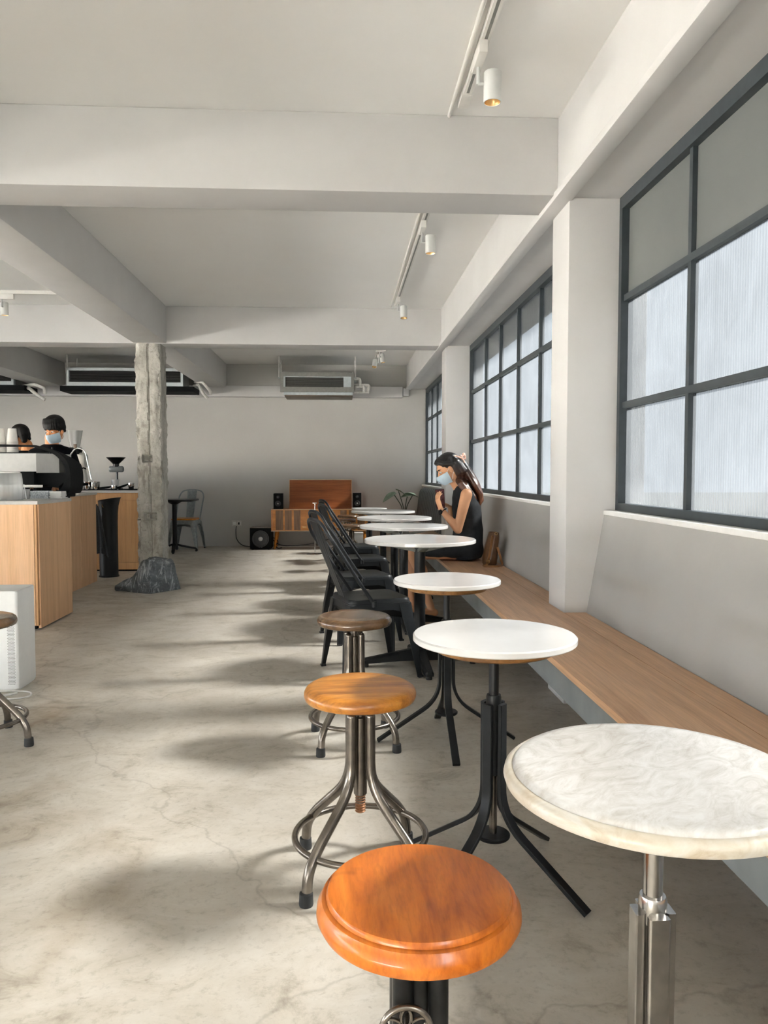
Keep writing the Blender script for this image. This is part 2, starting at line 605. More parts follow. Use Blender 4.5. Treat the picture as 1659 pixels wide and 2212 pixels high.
def struct(o, label=None):
    o['kind'] = 'structure'
    if label:
        o['label'] = label
    return o


def dup(root, loc, rz, label, group=None, name=None):
    """a copy of a thing with copies of its parts and sub-parts"""
    r = root.copy()
    C.objects.link(r)
    r.location = loc
    r.rotation_euler = (0, 0, rz)
    r['label'] = label
    if group:
        r['group'] = group
    for ch in root.children:
        c = ch.copy()
        C.objects.link(c)
        c.parent = r
        for g in ch.children:
            d = g.copy()
            C.objects.link(d)
            d.parent = c
    return r


def smooth_path(pts, n=6, closed=False):
    """Catmull-Rom through the points"""
    P = [Vector(p) for p in pts]
    out = []
    m = len(P)
    rng = m if closed else m - 1
    for i in range(rng):
        if closed:
            p0, p1, p2, p3 = P[i - 1], P[i], P[(i + 1) % m], P[(i + 2) % m]
        else:
            p0, p1, p2, p3 = P[max(i - 1, 0)], P[i], P[i + 1], P[min(i + 2, m - 1)]
        for j in range(n):
            t = j / n
            out.append(0.5 * ((2 * p1) + (p2 - p0) * t + (2 * p0 - 5 * p1 + 4 * p2 - p3) * t * t + (3 * p1 - p0 - 3 * p2 + p3) * t ** 3))
    if not closed:
        out.append(P[-1])
    return out


def fillet(pts, rad, n=5):
    """polyline with rounded corners"""
    P = [Vector(p) for p in pts]
    out = [P[0]]
    for i in range(1, len(P) - 1):
        a, b, c = P[i - 1], P[i], P[i + 1]
        r = rad if not isinstance(rad, (list, tuple)) else rad[i - 1]
        d1, d2 = (a - b), (c - b)
        r = min(r, d1.length * 0.49, d2.length * 0.49)
        s, e = b + d1.normalized() * r, b + d2.normalized() * r
        for j in range(n + 1):
            t = j / n
            out.append(s * (1 - t) ** 2 + b * 2 * t * (1 - t) + e * t * t)
    out.append(P[-1])
    return out


def union_mesh(mb, name, mat, voxel=0.006, smooth_it=4, extra=None):
    """fuse overlapping closed shapes into one continuous skin"""
    me = bpy.data.meshes.new(name)
    me.from_pydata(mb.v, [], mb.f)
    bm = bmesh.new()
    bm.from_mesh(me)
    bmesh.ops.recalc_face_normals(bm, faces=bm.faces)
    bm.to_mesh(me)
    bm.free()
    tmp = bpy.data.objects.new('tmp', me)
    C.objects.link(tmp)
    rm = tmp.modifiers.new('r', 'REMESH')
    rm.mode = 'VOXEL'
    rm.voxel_size = voxel
    sm = tmp.modifiers.new('s', 'SMOOTH')
    sm.factor = 0.5
    sm.iterations = smooth_it
    dg = bpy.context.evaluated_depsgraph_get()
    dg.update()
    out = bpy.data.meshes.new_from_object(tmp.evaluated_get(dg))
    out.name = name
    C.objects.unlink(tmp)
    bpy.data.objects.remove(tmp)
    for p in out.polygons:
        p.use_smooth = True
    out.materials.clear()
    out.materials.append(MATS[mat])
    return out


def skin_obj(mb, name, mat, parent, voxel=0.006, smooth_it=4):
    o = bpy.data.objects.new(name, union_mesh(mb, name, mat, voxel, smooth_it))
    C.objects.link(o)
    o.parent = parent
    return o


def limb(mb, pts, radii, seg=12, flat=1.0):
    """tapered limb with rounded ends"""
    P = [Vector(p) for p in pts]
    R = list(radii)
    d0 = (P[0] - P[1]).normalized()
    d1 = (P[-1] - P[-2]).normalized()
    P2, R2 = [], []
    for s in (0.95, 0.7, 0.35):
        P2.append(P[0] + d0 * R[0] * s)
        R2.append(R[0] * math.sqrt(max(0.02, 1 - s * s)))
    P2 += P
    R2 += R
    for s in (0.35, 0.7, 0.95):
        P2.append(P[-1] + d1 * R[-1] * s)
        R2.append(R[-1] * math.sqrt(max(0.02, 1 - s * s)))
    mb.tube(P2, R2, seg)
    return mb


def slab_loft(mb, rings, seg=20):
    """rings: (centre, axis_u, axis_v, ru, rv) -> closed lofted body (a torso, a skirt)"""
    rr = []
    for c, u, v, ru, rv in rings:
        c, u, v = Vector(c), Vector(u).normalized(), Vector(v).normalized()
        rr.append([c + u * ru * math.cos(2 * PI * j / seg) + v * rv * math.sin(2 * PI * j / seg) for j in range(seg)])
    mb.loft(rr)
    return mb

# ------------------------------------------------------------------ the room
BACK = 12.2
CEIL = 2.85
BEAM = 2.485
WIN_X = 1.385
PILLARS = [(-0.61, -0.32), (3.72, 4.01), (8.05, 8.38)]

fl = MB().box(-9.2, -3.2, -0.12, 1.48, BACK + 0.2, 0.0).build('floor', 'concrete_floor', smooth=0)
struct(fl, 'polished grey concrete floor with stains and cracks')
struct(MB().box(-9.2, -3.2, CEIL, 1.9, BACK + 0.2, CEIL + 0.15).build('ceiling', 'ceiling_paint', smooth=0), 'white painted ceiling')
struct(MB().box(-9.2, BACK, 0, 1.6, BACK + 0.2, CEIL).build('wall_back', 'wall_paint', smooth=0), 'pale plaster wall at the far end of the room')
# left side, out of frame: wall with low openings added to let daylight in
m = MB()
m.box(-9.2, -3.2, 0, -9.0, BACK, 0.5)
m.box(-9.2, -3.2, 1.15, -9.0, BACK, CEIL)
m.box(-9.2, 8.5, 0.5, -9.0, BACK, 1.15)
for y in (-3.2, -0.6, 3.7, 8.0):
    m.box(-9.2, y, 0.5, -9.0, y + 0.5, 1.15)
struct(m.build('wall_left', 'wall_paint', smooth=0))
# window wall: sloping parapet below the sill, head above it, pillars between the windows
wr = bpy.data.objects.new('wall_right', None)
C.objects.link(wr)
struct(wr, 'window wall with three large metal windows')
m = MB()
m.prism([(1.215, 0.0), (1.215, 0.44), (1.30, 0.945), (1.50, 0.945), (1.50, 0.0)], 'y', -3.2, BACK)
m.build('parapet', 'parapet_shade_paint', wr, smooth=0)
MB().box(1.05, -3.2, 2.478, 1.50, BACK, CEIL).build('edge_beam', 'beam_shade_paint', wr, smooth=0)
MB().box(1.03, -3.2, 2.462, 1.12, BACK, 2.50).build('beam_lip', 'beam_shade_paint', wr, smooth=30, bevel=0.008)
for y0, y1 in PILLARS:
    MB().box(1.107, y0, 0, 1.50, y1, 2.478).build('pillar', 'beam_shade_paint', wr, smooth=30, bevel=0.006)
# eave outside, over the windows
MB().box(1.50, -0.30, 2.50, 1.78, BACK + 0.2, 2.58).build('eave', 'exterior_plaster', wr, smooth=0)

MB().box(1.50, -4.2, 2.50, 3.60, -0.30, 2.58).build('sun_blocker', 'exterior_plaster', wr, smooth=0)  # unseen slab added to block sun over the added opening behind the camera
# unseen rear wall; low gap added to bounce ground light upward
m = MB()
m.box(-9.2, -3.2, 0.36, 1.5, -3.0, CEIL)
m.box(-9.2, -3.2, 0, -5.0, -3.0, 0.36)
m.box(-1.5, -3.2, 0, 1.5, -3.0, 0.36)
struct(m.build('wall_rear', 'wall_paint', smooth=0), 'wall behind the camera with a low wide opening added for light')

# cross beams and lengthwise beams under the ceiling
tn = 1
for y0, y1 in ((-0.61, -0.32), (3.72, 4.01), (8.03, 8.32)):
    struct(MB().box(-9.0, y0, BEAM - 0.015 * (y0 > 8), 1.05, y1, CEIL).build('trim_%d' % tn, 'beam_shade_paint', smooth=30, bevel=0.006), 'white cross beam under the ceiling')
    tn += 1
for x0, x1 in ((-2.10, -1.765), (-4.60, -4.23)):
    for y0, y1 in ((-0.32, 3.72), (4.01, 8.03), (8.32, BACK)):
        if x0 < -4 and y0 < 8:
            continue
        struct(MB().box(x0, y0, BEAM - 0.01, x1, y1, CEIL).build('trim_%d' % tn, 'beam_shade_paint', smooth=30, bevel=0.006), 'white lengthwise beam under the ceiling')
        tn += 1
# boxed trunking along the far wall
o = MB().box(-9.0, 12.06, 2.33, 0.98, BACK, 2.50).build('trim_%d' % tn, 'beam_shade_paint', smooth=30, bevel=0.012)
struct(o, 'white boxed trunking along the far wall')
tn += 1
o = MB().box(0.99, 12.08, 2.36, 1.08, BACK, 2.48).build('trim_%d' % tn, 'beam_shade_paint', smooth=30, bevel=0.008)
struct(o, 'short end piece of the white trunking')
# ground outside: made pale to bounce light in, dark beside the panes
struct(MB().box(-40, -40, -0.30, 1.5, 50, -0.14).build('ground', 'ground_paving', smooth=0), 'pale paved ground outside the building')
struct(MB().box(1.5, -40, -0.30, 60, 50, -0.14).build('dark_strip', 'dark_ground', smooth=0), 'dark ground added outside the windows to keep the panes dim')


# ------------------------------------------------------------------ windows
def window(idx, y0, y1, ys, label):
    w = bpy.data.objects.new('window_%d' % idx, None)
    C.objects.link(w)
    struct(w, label)
    z0, z1 = 0.967, 2.478
    rows = [z0, 1.479, 1.994, z1]
    x = WIN_X
    MB().box(1.295, y0, 0.945, 1.50, y1, z0).build('window_sill', 'sill_white', w, smooth=30, bevel=0.004)
    fw = 0.036
    m = MB()
    m.box(x - 0.03, y0, z0, x + 0.03, y1, z0 + fw)
    m.box(x - 0.03, y0, z1 - 0.06, x + 0.03, y1, z1)
    m.box(x - 0.03, y0, z0 + fw, x + 0.03, y0 + fw, z1 - 0.06)
    m.box(x - 0.03, y1 - fw, z0 + fw, x + 0.03, y1, z1 - 0.06)
    m.build('window_frame', 'frame_dark', w, smooth=0)
    ys = sorted(ys)
    for y in ys:
        MB().box(x - 0.014, y - 0.014, z0 + fw, x + 0.018, y + 0.014, z1 - 0.06).build('mullion', 'frame_dark', w, smooth=0)
    edges = [y0 + fw / 2] + ys + [y1 - fw / 2]
    for z in rows[1:3]:
        MB().box(x - 0.016, y0 + fw, z - 0.015, x + 0.020, y1 - fw, z + 0.015).build('transom', 'frame_dark', w, smooth=0)
    for a, b in zip(edges[:-1], edges[1:]):
        for r in range(3):
            za = rows[r] + (fw / 2 if r == 0 else 0)
            zb = rows[r + 1] - (0.03 if r == 2 else 0)
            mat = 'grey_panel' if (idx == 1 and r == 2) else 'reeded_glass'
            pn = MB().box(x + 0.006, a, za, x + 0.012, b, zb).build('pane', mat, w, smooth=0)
            if mat == 'reeded_glass':                 # reeded on the room side, plain on the other faces
                pn.data.materials.append(MATS['clear_glass'])
                for fc in pn.data.polygons:
                    fc.material_index = 0 if fc.normal.x < -0.5 else 1
    return w


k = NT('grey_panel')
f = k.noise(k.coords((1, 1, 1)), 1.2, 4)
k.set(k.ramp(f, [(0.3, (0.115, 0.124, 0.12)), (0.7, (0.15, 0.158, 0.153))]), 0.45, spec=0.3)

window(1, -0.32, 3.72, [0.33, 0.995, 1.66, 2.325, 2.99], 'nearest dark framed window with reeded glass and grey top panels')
window(2, 4.01, 8.05, [4.62, 5.28, 5.94, 6.61, 7.27], 'middle dark framed window of frosted panes behind the seated woman')
window(3, 8.38, 12.2, [9.0, 9.64, 10.28, 10.92, 11.56], 'farthest narrow looking dark framed window beside the far wall')

# ------------------------------------------------------------------ stripped concrete pillar
def concrete_pillar():
    x0, x1, y0, y1 = -2.09, -1.83, 8.03, 8.33
    cx, cy = (x0 + x1) / 2, (y0 + y1) / 2
    hx, hy = (x1 - x0) / 2, (y1 - y0) / 2
    peri = []
    nf = 22
    for i in range(nf):
        peri.append((-hx + 2 * hx * i / nf, -hy, 0))
    for i in range(14):
        peri.append((hx, -hy + 2 * hy * i / 14, 1))
    for i in range(10):
        peri.append((hx - 2 * hx * i / 10, hy, 2))
    for i in range(14):
        peri.append((-hx, hy - 2 * hy * i / 14, 3))
    rings = []
    nz = 150
    H = BEAM - 0.003
    for iz in range(nz + 1):
        z = H * iz / nz
        ring = []
        for (x, y, side) in peri:
            p = Vector((x, y, z))
            # chipped corners
            ex, ey = hx - abs(x), hy - abs(y)
            e = max(ex, ey)
            chip = max(0, 1 - e / 0.055)
            nn = noise.noise(Vector((x * 9 + 3, y * 9, z * 7)))
            n2 = noise.noise(Vector((x * 30, y * 30 + 5, z * 26)))
            pull = chip * (0.004 + 0.030 * max(0, nn + 0.15) + 0.014 * n2)
            lx = x * (1 - pull / hx)
            ly = y * (1 - pull / hy)
            amp = 0.0035 if side in (0, 3) else 0.0015
            rough = amp * n2 + 0.004 * nn
            if side == 0:
                ly += rough
                if abs(x - 0.008 - 0.006 * nn) < 0.0085:
                    ly += 0.016                     # joint down the middle
                for zz, xa, xb, hz in ((1.305, -0.06, 0.035, 0.035), (0.705, -0.05, 0.060, 0.038)):
                    if abs(z - zz) < hz and xa < x < xb:
                        ly += 0.055                  # cast-in recesses
                if z < 0.75 and x < -hx * 0.78 and noise.noise(Vector((2, 1, z * 6))) > -0.1:
                    ly += 0.018
            elif side == 1:
                lx -= abs(rough) * 0.6
            ring.append((cx + lx, cy + ly, z))
        rings.append(ring)
    o = MB().loft(rings).build('concrete_pillar', 'raw_concrete', smooth=28)
    tag(o, 'bare chipped concrete pillar rising from the dark rock to the beam', 'pillar')


concrete_pillar()


def rock():
    bm = bmesh.new()
    bmesh.ops.create_icosphere(bm, subdivisions=5, radius=1.0)
    rnd = random.Random(11)
    planes = []
    for i in range(34):
        d = Vector((rnd.uniform(-1, 1), rnd.uniform(-1, 1), rnd.uniform(-0.4, 1))).normalized()
        planes.append((d, rnd.uniform(0.62, 1.0)))
    # outline of the rock from its low left tongue to the steep right end: (x, height)
    prof = [(-1.0, 0.05), (-0.72, 0.10), (-0.42, 0.135), (-0.30, 0.20), (-0.12, 0.285), (0.10, 0.30), (0.30, 0.285), (0.62, 0.275), (0.85, 0.25), (1.0, 0.17)]

    def hgt(x):
        for (xa, ha), (xb, hb) in zip(prof[:-1], prof[1:]):
            if x <= xb:
                q = max(0, (x - xa) / (xb - xa))
                return ha + (hb - ha) * q
        return prof[-1][1]
    cut = []
    for v in bm.verts:
        p = v.co.copy()
        p = Vector([math.copysign(abs(c_) ** 0.55, c_) for c_ in p])
        for d, t in planes:
            q = p.dot(d)
            if q > t:
                p -= d * (q - t) * 0.97
        n = noise.fractal(p * 2.6 + Vector((4, 2, 1)), 1.0, 2.0, 5)
        rid = 1 - abs(noise.noise(p * 4.2 + Vector((9, 1, 3)))) * 2
        p *= 1 + 0.05 * n + 0.03 * rid * max(0, rid)
        cut.append(p)
    lo, hi = min(p.x for p in cut), max(p.x for p in cut)
    ylo, yhi = min(p.y for p in cut), max(p.y for p in cut)
    for v, p in zip(bm.verts, cut):
        x, y, z = (p.x - lo) / (hi - lo) * 2 - 1, (p.y - ylo) / (yhi - ylo) * 2 - 1, p.z
        zn = max(0.0, min(1.06, (z / max(0.32, (1 - abs(x) ** 4)) + 0.45) / 1.15))
        f = max(0.0, min(1.0, (-0.2 - x) / 0.7))
        y = y * (1 - 0.30 * f) - 0.28 * f
        Z = zn * hgt(x / 0.95)
        Z -= 0.05 * max(0, 1 - abs(x + 0.22) / 0.16) * max(0, -y)
        v.co = (x * 0.315, y * 0.29, max(0.0, Z))
    bmesh.ops.recalc_face_normals(bm, faces=bm.faces)
    me = bpy.data.meshes.new('rock')
    bm.to_mesh(me)
    bm.free()
    me.materials.append(MATS['slate_rock'])
    o = bpy.data.objects.new('rock', me)
    C.objects.link(o)
    o.location = (-1.895, 7.68, 0)
    tag(o, 'jagged dark blue grey rock at the foot of the concrete pillar', 'rock')


rock()

# ------------------------------------------------------------------ bench along the windows
b = thing('window_bench', 'long wooden bench with grey apron running under the windows', 'bench')
MB().box(0.79, -1.6, 0.435, 1.106, 12.15, 0.46).build('seat_board', 'bench_wood', b, smooth=30, bevel=0.003)
m = MB()
prev = -1.6
for y0, y1 in PILLARS + [(12.15, 12.15)]:
    m.box(1.106, max(prev, -1.6), 0.435, 1.213, y0, 0.46)
    prev = y1
m.build('seat_board', 'bench_wood', b, smooth=0)
MB().box(0.80, -1.6, 0.335, 0.83, 12.15, 0.4285).build('apron', 'apron_grey', b, smooth=30, bevel=0.002)
MB().box(0.81, -1.6, 0.4285, 0.83, 12.15, 0.435).build('shadow_gap', 'black_matt', b, smooth=0)
for y in (-0.9, 0.6, 2.0, 3.4, 4.7, 6.4, 8.9, 10.6):
    MB().prism([(0.83, 0.435), (1.215, 0.435), (1.215, 0.18), (1.17, 0.18), (0.83, 0.36)], 'y', y, y + 0.03).build('bracket', 'apron_grey', b, smooth=0)

# pleated backrest against the far window wall
p = thing('pleated_backrest', 'dark grey pleated leather backrest on the bench behind the woman', 'backrest', (0, 0, 0))
m = MB()
ny, nz = 330, 16
front, back = [], []
for side in (0, 1):
    rows_ = []
    for iz in range(nz + 1):
        t = iz / nz
        z = 0.462 + 0.475 * t
        row = []
        for iy in range(ny + 1):
            y = 8.45 + 2.95 * iy / ny
            wv = 0.03 * noise.noise(Vector((y * 1.5, t * 3.5, 3)))
            ph = (y + wv) / 0.19 * 2 * PI
            pl = abs(math.sin(ph / 2)) ** 0.42
            end = min(1.0, min(y - 8.45, 11.4 - y) / 0.05 + 0.2)
            top = math.sqrt(max(0.0, 1 - max(0, (t - 0.86) / 0.14) ** 2))
            th = (0.020 + 0.065 * pl) * end * (0.35 + 0.65 * top)
            bx = 1.205 + 0.07 * max(0, (z - 0.44) / 0.5) - 0.015
            row.append((bx - th if side == 0 else bx - 0.004, y, z))
        rows_.append(row)
    vs = [q for r in rows_ for q in r]
    fs = [(i * (ny + 1) + j, i * (ny + 1) + j + 1, (i + 1) * (ny + 1) + j + 1, (i + 1) * (ny + 1) + j) for i in range(nz) for j in range(ny)]
    m.add(vs, fs)
m.build('pleated_cushion', 'leather_grey', p, smooth=60)
MB().box(1.20, 8.45, 0.46, 1.215, 11.4, 0.52).build('back_board', 'black_matt', p, smooth=0)

# ------------------------------------------------------------------ stools
def seat_profile(r, h, lip=False):
    if lip:
        return [(0.002, 0), (r - 0.02, 0), (r - 0.006, 0.004), (r, 0.016), (r - 0.001, 0.026), (r - 0.006, 0.034),
                (r - 0.0085, 0.0405), (r - 0.0120, 0.0425), (r - 0.0155, 0.0425), (r - 0.0165, 0.0475), (r - 0.0185, h - 0.001), (r - 0.022, h), (r * 0.5, h + 0.0005), (0.002, h + 0.0005)]
    return [(0.002, 0), (r - 0.014, 0), (r - 0.004, 0.004), (r, 0.014), (r - 0.0005, 0.024), (r - 0.005, 0.033),
            (r - 0.013, 0.039), (r - 0.024, h), (r * 0.5, h + 0.0005), (0.002, h + 0.0005)]


def make_stool(loc, rz, seat_h, seat_mat, metal, label, group, seat_r=0.16, foot_r=0.222, caps=True):
    t = thing('screw_stool', label, 'stool', loc, rz, group)
    zb = seat_h - 0.042
    m = MB().lathe(seat_profile(seat_r, 0.042), (0, 0, zb), 56)
    m.build('seat', seat_mat, t, smooth=50)
    m = MB().cyl((0, 0, 0), 0.0135, 0.205, zb, 14)
    m.cyl((0, 0, 0), 0.05, zb - 0.006, zb, 20)
    m.build('seat_post', metal, t, smooth=40)
    # threaded end under the hub
    pr_, z = [], 0.178
    while z < 0.232:
        pr_ += [(0.0125, z), (0.0155, z + 0.003), (0.0125, z + 0.006)]
        z += 0.0075
    MB().lathe([(0.002, 0.176)] + pr_ + [(0.002, 0.24)], (0, 0, 0), 14).build('screw_thread', 'rust_screw', t, smooth=25)
    m = MB().cyl((0, 0, 0), 0.019, 0.232, 0.452, 16)
    m.ring((0, 0, 0.452), 0.0165, 0.0045, 20, 6)
    m.build('hub_tube', metal, t)
    for i in range(4):
        a = PI / 4 + i * PI / 2
        ca, sa = math.cos(a), math.sin(a)
        rr = 0.0375
        path = [(rr, 0.462), (rr, 0.262), (0.178, 0.132), (foot_r - 0.008, 0.085), (foot_r, 0.006)]
        pts = fillet([(p[0] * ca, p[0] * sa, p[1]) for p in path], [0.07, 0.03, 0.05], 6)
        rad = [0.0145] * len(pts)
        m = MB().tube(pts, rad, 12)
        m.ball((rr * ca, rr * sa, 0.462), 0.0145, 12, 8)
        lg = m.build('leg', metal, t, smooth=50)
        if caps:
            MB().lathe([(0.002, 0.0), (0.0185, 0.0), (0.0195, 0.004), (0.0180, 0.034), (0.0150, 0.036)],
                       (foot_r * ca, foot_r * sa, 0), 14).build('rubber_foot', 'rubber', lg, smooth=40)
    MB().ring((0, 0, 0.112), 0.188, 0.0095, 56, 10).build('foot_ring', metal, t, smooth=60)
    return t


G_ST = 'wooden screw stools'
make_stool((0.055, 2.165, 0), 0.05, 0.547, 'amber_seat', 'raw_steel',
           'honey coloured wooden screw stool with raw steel legs, second from the front', G_ST)
s3 = make_stool((0.058, 3.25, 0), 0.10, 0.547, 'brown_seat', 'raw_steel',
                'dark brown wooden screw stool standing in front of the nearest black chair', G_ST)
dup(s3, (-1.535, 3.30, 0), -0.92, 'dark wooden screw stool cut off by the left edge beside the white air purifier', G_ST)
dup(s3, (0.115, 9.05, 0), 0.3, 'nearest of three small stools tucked between the far tables and the sideboard', G_ST)
dup(s3, (0.045, 10.15, 0), 0.7, 'middle one of three small stools tucked in front of the sideboard', G_ST)
dup(s3, (0.115, 11.1, 0), 0.1, 'farthest of three small stools, close against the sideboard', G_ST)

# the front stool: heavier cast base with a small hand wheel
t = thing('wheel_stool', 'orange brown round wooden stool with decorative hand wheel in the foreground', 'stool', (0.123, 1.19, 0), 0.0)
m = MB().lathe(seat_profile(0.163, 0.052, True), (0, 0, 0.438), 72)
m.build('seat', 'orange_seat', t, smooth=38)
MB().cyl((0, 0, 0), 0.027, 0.03, 0.438, 20).build('seat_post', 'tube_black', t)
MB().cyl((0, 0, 0), 0.075, 0.430, 0.438, 28).build('seat_plate', 'tube_black', t)
for i in range(4):
    a = PI / 4 + i * PI / 2
    ca, sa = math.cos(a), math.sin(a)
    pts = fillet([(0.040 * ca, 0.040 * sa, 0.412), (0.040 * ca, 0.040 * sa, 0.13), (0.19 * ca, 0.19 * sa, 0.012)], 0.06, 6)
    MB().tube(pts, 0.0165, 14).build('leg', 'tube_black', t, smooth=50)
m = MB()
wc = (-0.026, -0.075, 0.309)
m.ring(wc, 0.0375, 0.0052, 40, 8, 'y')
m.build('hand_wheel', 'raw_steel', t, smooth=60)
for i in range(6):
    a = PI / 2 + i * PI / 3
    pts = []
    for j in range(20):
        q = 2 * PI * j / 20
        u, w = 0.0200 + 0.0150 * math.cos(q), 0.008 * math.sin(q)
        pts.append((wc[0] + u * math.cos(a) - w * math.sin(a), wc[1], wc[2] + u * math.sin(a) + w * math.cos(a)))
    MB().tube(pts, 0.0028, 6, True).build('wheel_petal', 'raw_steel', t, smooth=60)
m = MB().ball(wc, (0.009, 0.006, 0.009), 12, 8)
m.tube([(wc[0], wc[1], wc[2]), (wc[0] * 0.6, -0.02, wc[2])], 0.006, 8)
m.build('wheel_axle', 'raw_steel', t, smooth=60)


# ------------------------------------------------------------------ small tables with flat-bar legs
def make_bar_table(loc, rz, metal, label, group, marble=False):
    dz = -0.028 if marble else 0.0
    t = thing('round_table', label, 'table', loc, rz, group)
    H = 0.70
    R = 0.228
    if marble:
        R = 0.229
        th = 0.032
        zb = H - th
        pr_ = [(0.002, 0), (R - 0.010, 0), (R - 0.003, 0.004), (R, 0.012), (R - 0.002, 0.020), (R - 0.008, 0.0245), (R - 0.0135, 0.0245), (R - 0.0148, 0.0275), (R - 0.019, 0.0312), (R - 0.03, th)]
        MB().lathe(pr_ + [(R * 0.5, th), (0.002, th)], (0, 0, zb), 96).build('tabletop', 'marble_top', t, smooth=40)
        # the moulded rim, creamier stone
        rim = [(R - 0.010, -0.0004), (R - 0.0026, 0.0036), (R + 0.0005, 0.012), (R - 0.0016, 0.0203), (R - 0.0078, 0.0249), (R - 0.0136, 0.0249), (R - 0.012, 0.020), (R - 0.016, 0.006)]
        rings = [[(r * math.cos(2 * PI * j / 96), r * math.sin(2 * PI * j / 96), zb + z) for j in range(96)] for r, z in rim]
        MB().loft(rings, False, True).build('tabletop_rim', 'marble_edge', t, smooth=40)
        top = zb
        MB().cyl((0, 0, 0), 0.10, top - 0.008, top, 28).build('mount_plate', metal, t)
        top -= 0.008
        p_r, bars, b_w = 0.0150, 0.0245, 0.0160
    else:
        th = 0.019
        zb = H - th
        pr_ = [(0.002, 0), (R - 0.003, 0), (R, 0.003), (R, th - 0.004), (R - 0.004, th), (R * 0.5, th), (0.002, th)]
        MB().lathe(pr_, (0, 0, zb), 96).build('tabletop', 'white_top', t, smooth=40)
        pr_ = [(0.002, 0), (0.165, 0), (0.170, 0.004), (0.174, 0.026), (0.002, 0.026)]
        MB().lathe(pr_, (0, 0, zb - 0.026), 64).build('under_plate', 'under_plate', t, smooth=40)
        top = zb - 0.026
        p_r, bars, b_w = 0.0142, 0.029, 0.0150
    MB().cyl((0, 0, 0), p_r, 0.30, top, 18).build('post', 'bright_steel' if marble else metal, t)
    MB().lathe([(0.002, 0.487), (0.0205, 0.487), (0.0215, 0.490), (0.0215, 0.522), (0.0195, 0.528), (0.0145, 0.528)], (0, 0, dz), 22).build('collar', metal, t, smooth=40)
    MB().cyl((0, 0, 0), 0.0185, 0.30, 0.487, 18).build('hub_tube', metal, t)
    MB().cyl((0, 0, 0), 0.0115, 0.128, 0.30, 14).build('lower_tube', 'raw_steel', t)
    MB().lathe([(0.002, 0.118), (0.046, 0.118), (0.049, 0.122), (0.049, 0.127), (0.046, 0.130), (0.002, 0.130)], (0, 0, 0), 30).build('base_disc', metal, t, smooth=40)
    sect = [(-0.30, -1), (0.30, -1), (0.42, -0.85), (0.42, 0.85), (0.30, 1), (-0.30, 1), (-0.42, 0.85), (-0.42, -0.85)]
    for i in range(4):
        a = PI / 4 + i * PI / 2
        ca, sa = math.cos(a), math.sin(a)
        path = [(bars, 0.505 + dz), (bars, 0.185), (0.295, 0.0065)]
        pts = fillet([(p[0] * ca, p[0] * sa, p[1]) for p in path], 0.085, 8)
        MB().tube(pts, b_w, 8, False, sect, up=(ca, sa, 0.15)).build('leg', metal, t, smooth=35)
    return t


G_T = 'small round tables along the bench'
make_bar_table((0.480, 1.13, 0), PI / 4, 'bright_steel', 'round marble table with moulded edge and steel pedestal in the right foreground', G_T, True)
t2 = make_bar_table((0.430, 2.115, 0), 0.0, 'black_metal', 'round white table with wooden underside, second from the front', G_T)
dup(t2, (0.452, 3.235, 0), PI / 4, 'round white table on four flat bar legs, third from the front', G_T)
dup(t2, (0.372, 9.9, 0), 0.2, 'smallest looking farthest round white table in the row', G_T)


# ------------------------------------------------------------------ larger cafe tables on cross bases
def make_cafe_table(loc, rz, label, group):
    t = thing('cafe_table', label, 'table', loc, rz, group)
    H, R = 0.76, 0.332
    th = 0.022
    pr_ = [(0.002, 0), (R - 0.003, 0), (R, 0.003), (R, th - 0.004), (R - 0.004, th), (R * 0.5, th), (0.002, th)]
    MB().lathe(pr_, (0, 0, H - th), 96).build('tabletop', 'white_top', t, smooth=40)
    m = MB()
    for i in range(4):
        a = i * PI / 2
        ca, sa = math.cos(a), math.sin(a)
        m.tube([(0.03 * ca, 0.03 * sa, H - th - 0.045), (0.20 * ca, 0.20 * sa, H - th - 0.008)], 0.02, 4, False,
               [(-0.5, -1), (0.4, -1), (0.4, 1), (-0.5, 1)], up=(0, 0, 1))
    m.build('top_bracket', 'ac_grey', t, smooth=0)
    MB().cyl((0, 0, 0), 0.033, 0.085, H - th, 24).build('post', 'black_metal', t)
    MB().lathe([(0.002, 0.035), (0.05, 0.035), (0.052, 0.06), (0.046, 0.10), (0.040, 0.125), (0.033, 0.128)], (0, 0, 0), 24).build('hub', 'black_metal', t, smooth=45)
    for i in range(4):
        a = i * PI / 2
        rings = []
        for r, w, z0, z1 in ((0.03, 0.032, 0.035, 0.105), (0.12, 0.029, 0.034, 0.090), (0.28, 0.026, 0.024, 0.060), (0.345, 0.024, 0.020, 0.050), (0.352, 0.018, 0.022, 0.040)):
            rings.append([(r, -w, z0), (r, w, z0), (r, w, z1 - 0.012), (r, w * 0.55, z1), (r, -w * 0.55, z1), (r, -w, z1 - 0.012)])
        m = MB().loft(rings)
        m.rot(Matrix.Rotation(a, 4, 'Z'))
        arm = m.build('base_arm', 'black_metal', t, smooth=25)
        MB().cyl((0.325 * math.cos(a), 0.325 * math.sin(a), 0), 0.018, 0.0, 0.022, 12).build('foot_pad', 'rubber', arm)
    return t


G_C = 'white cafe tables on black cross bases'
t4 = make_cafe_table((0.472, 4.54, 0), 0.06, 'round white cafe table nearest in front of the seated woman', G_C)
dup(t4, (0.475, 5.74, 0), 0.0, 'second round white cafe table, level with the seated woman', G_C)
dup(t4, (0.478, 6.80, 0), 0.1, 'third round white cafe table, past the seated woman', G_C)
dup(t4, (0.445, 7.98, 0), 0.0, 'fourth round white cafe table, near the sideboard', G_C)


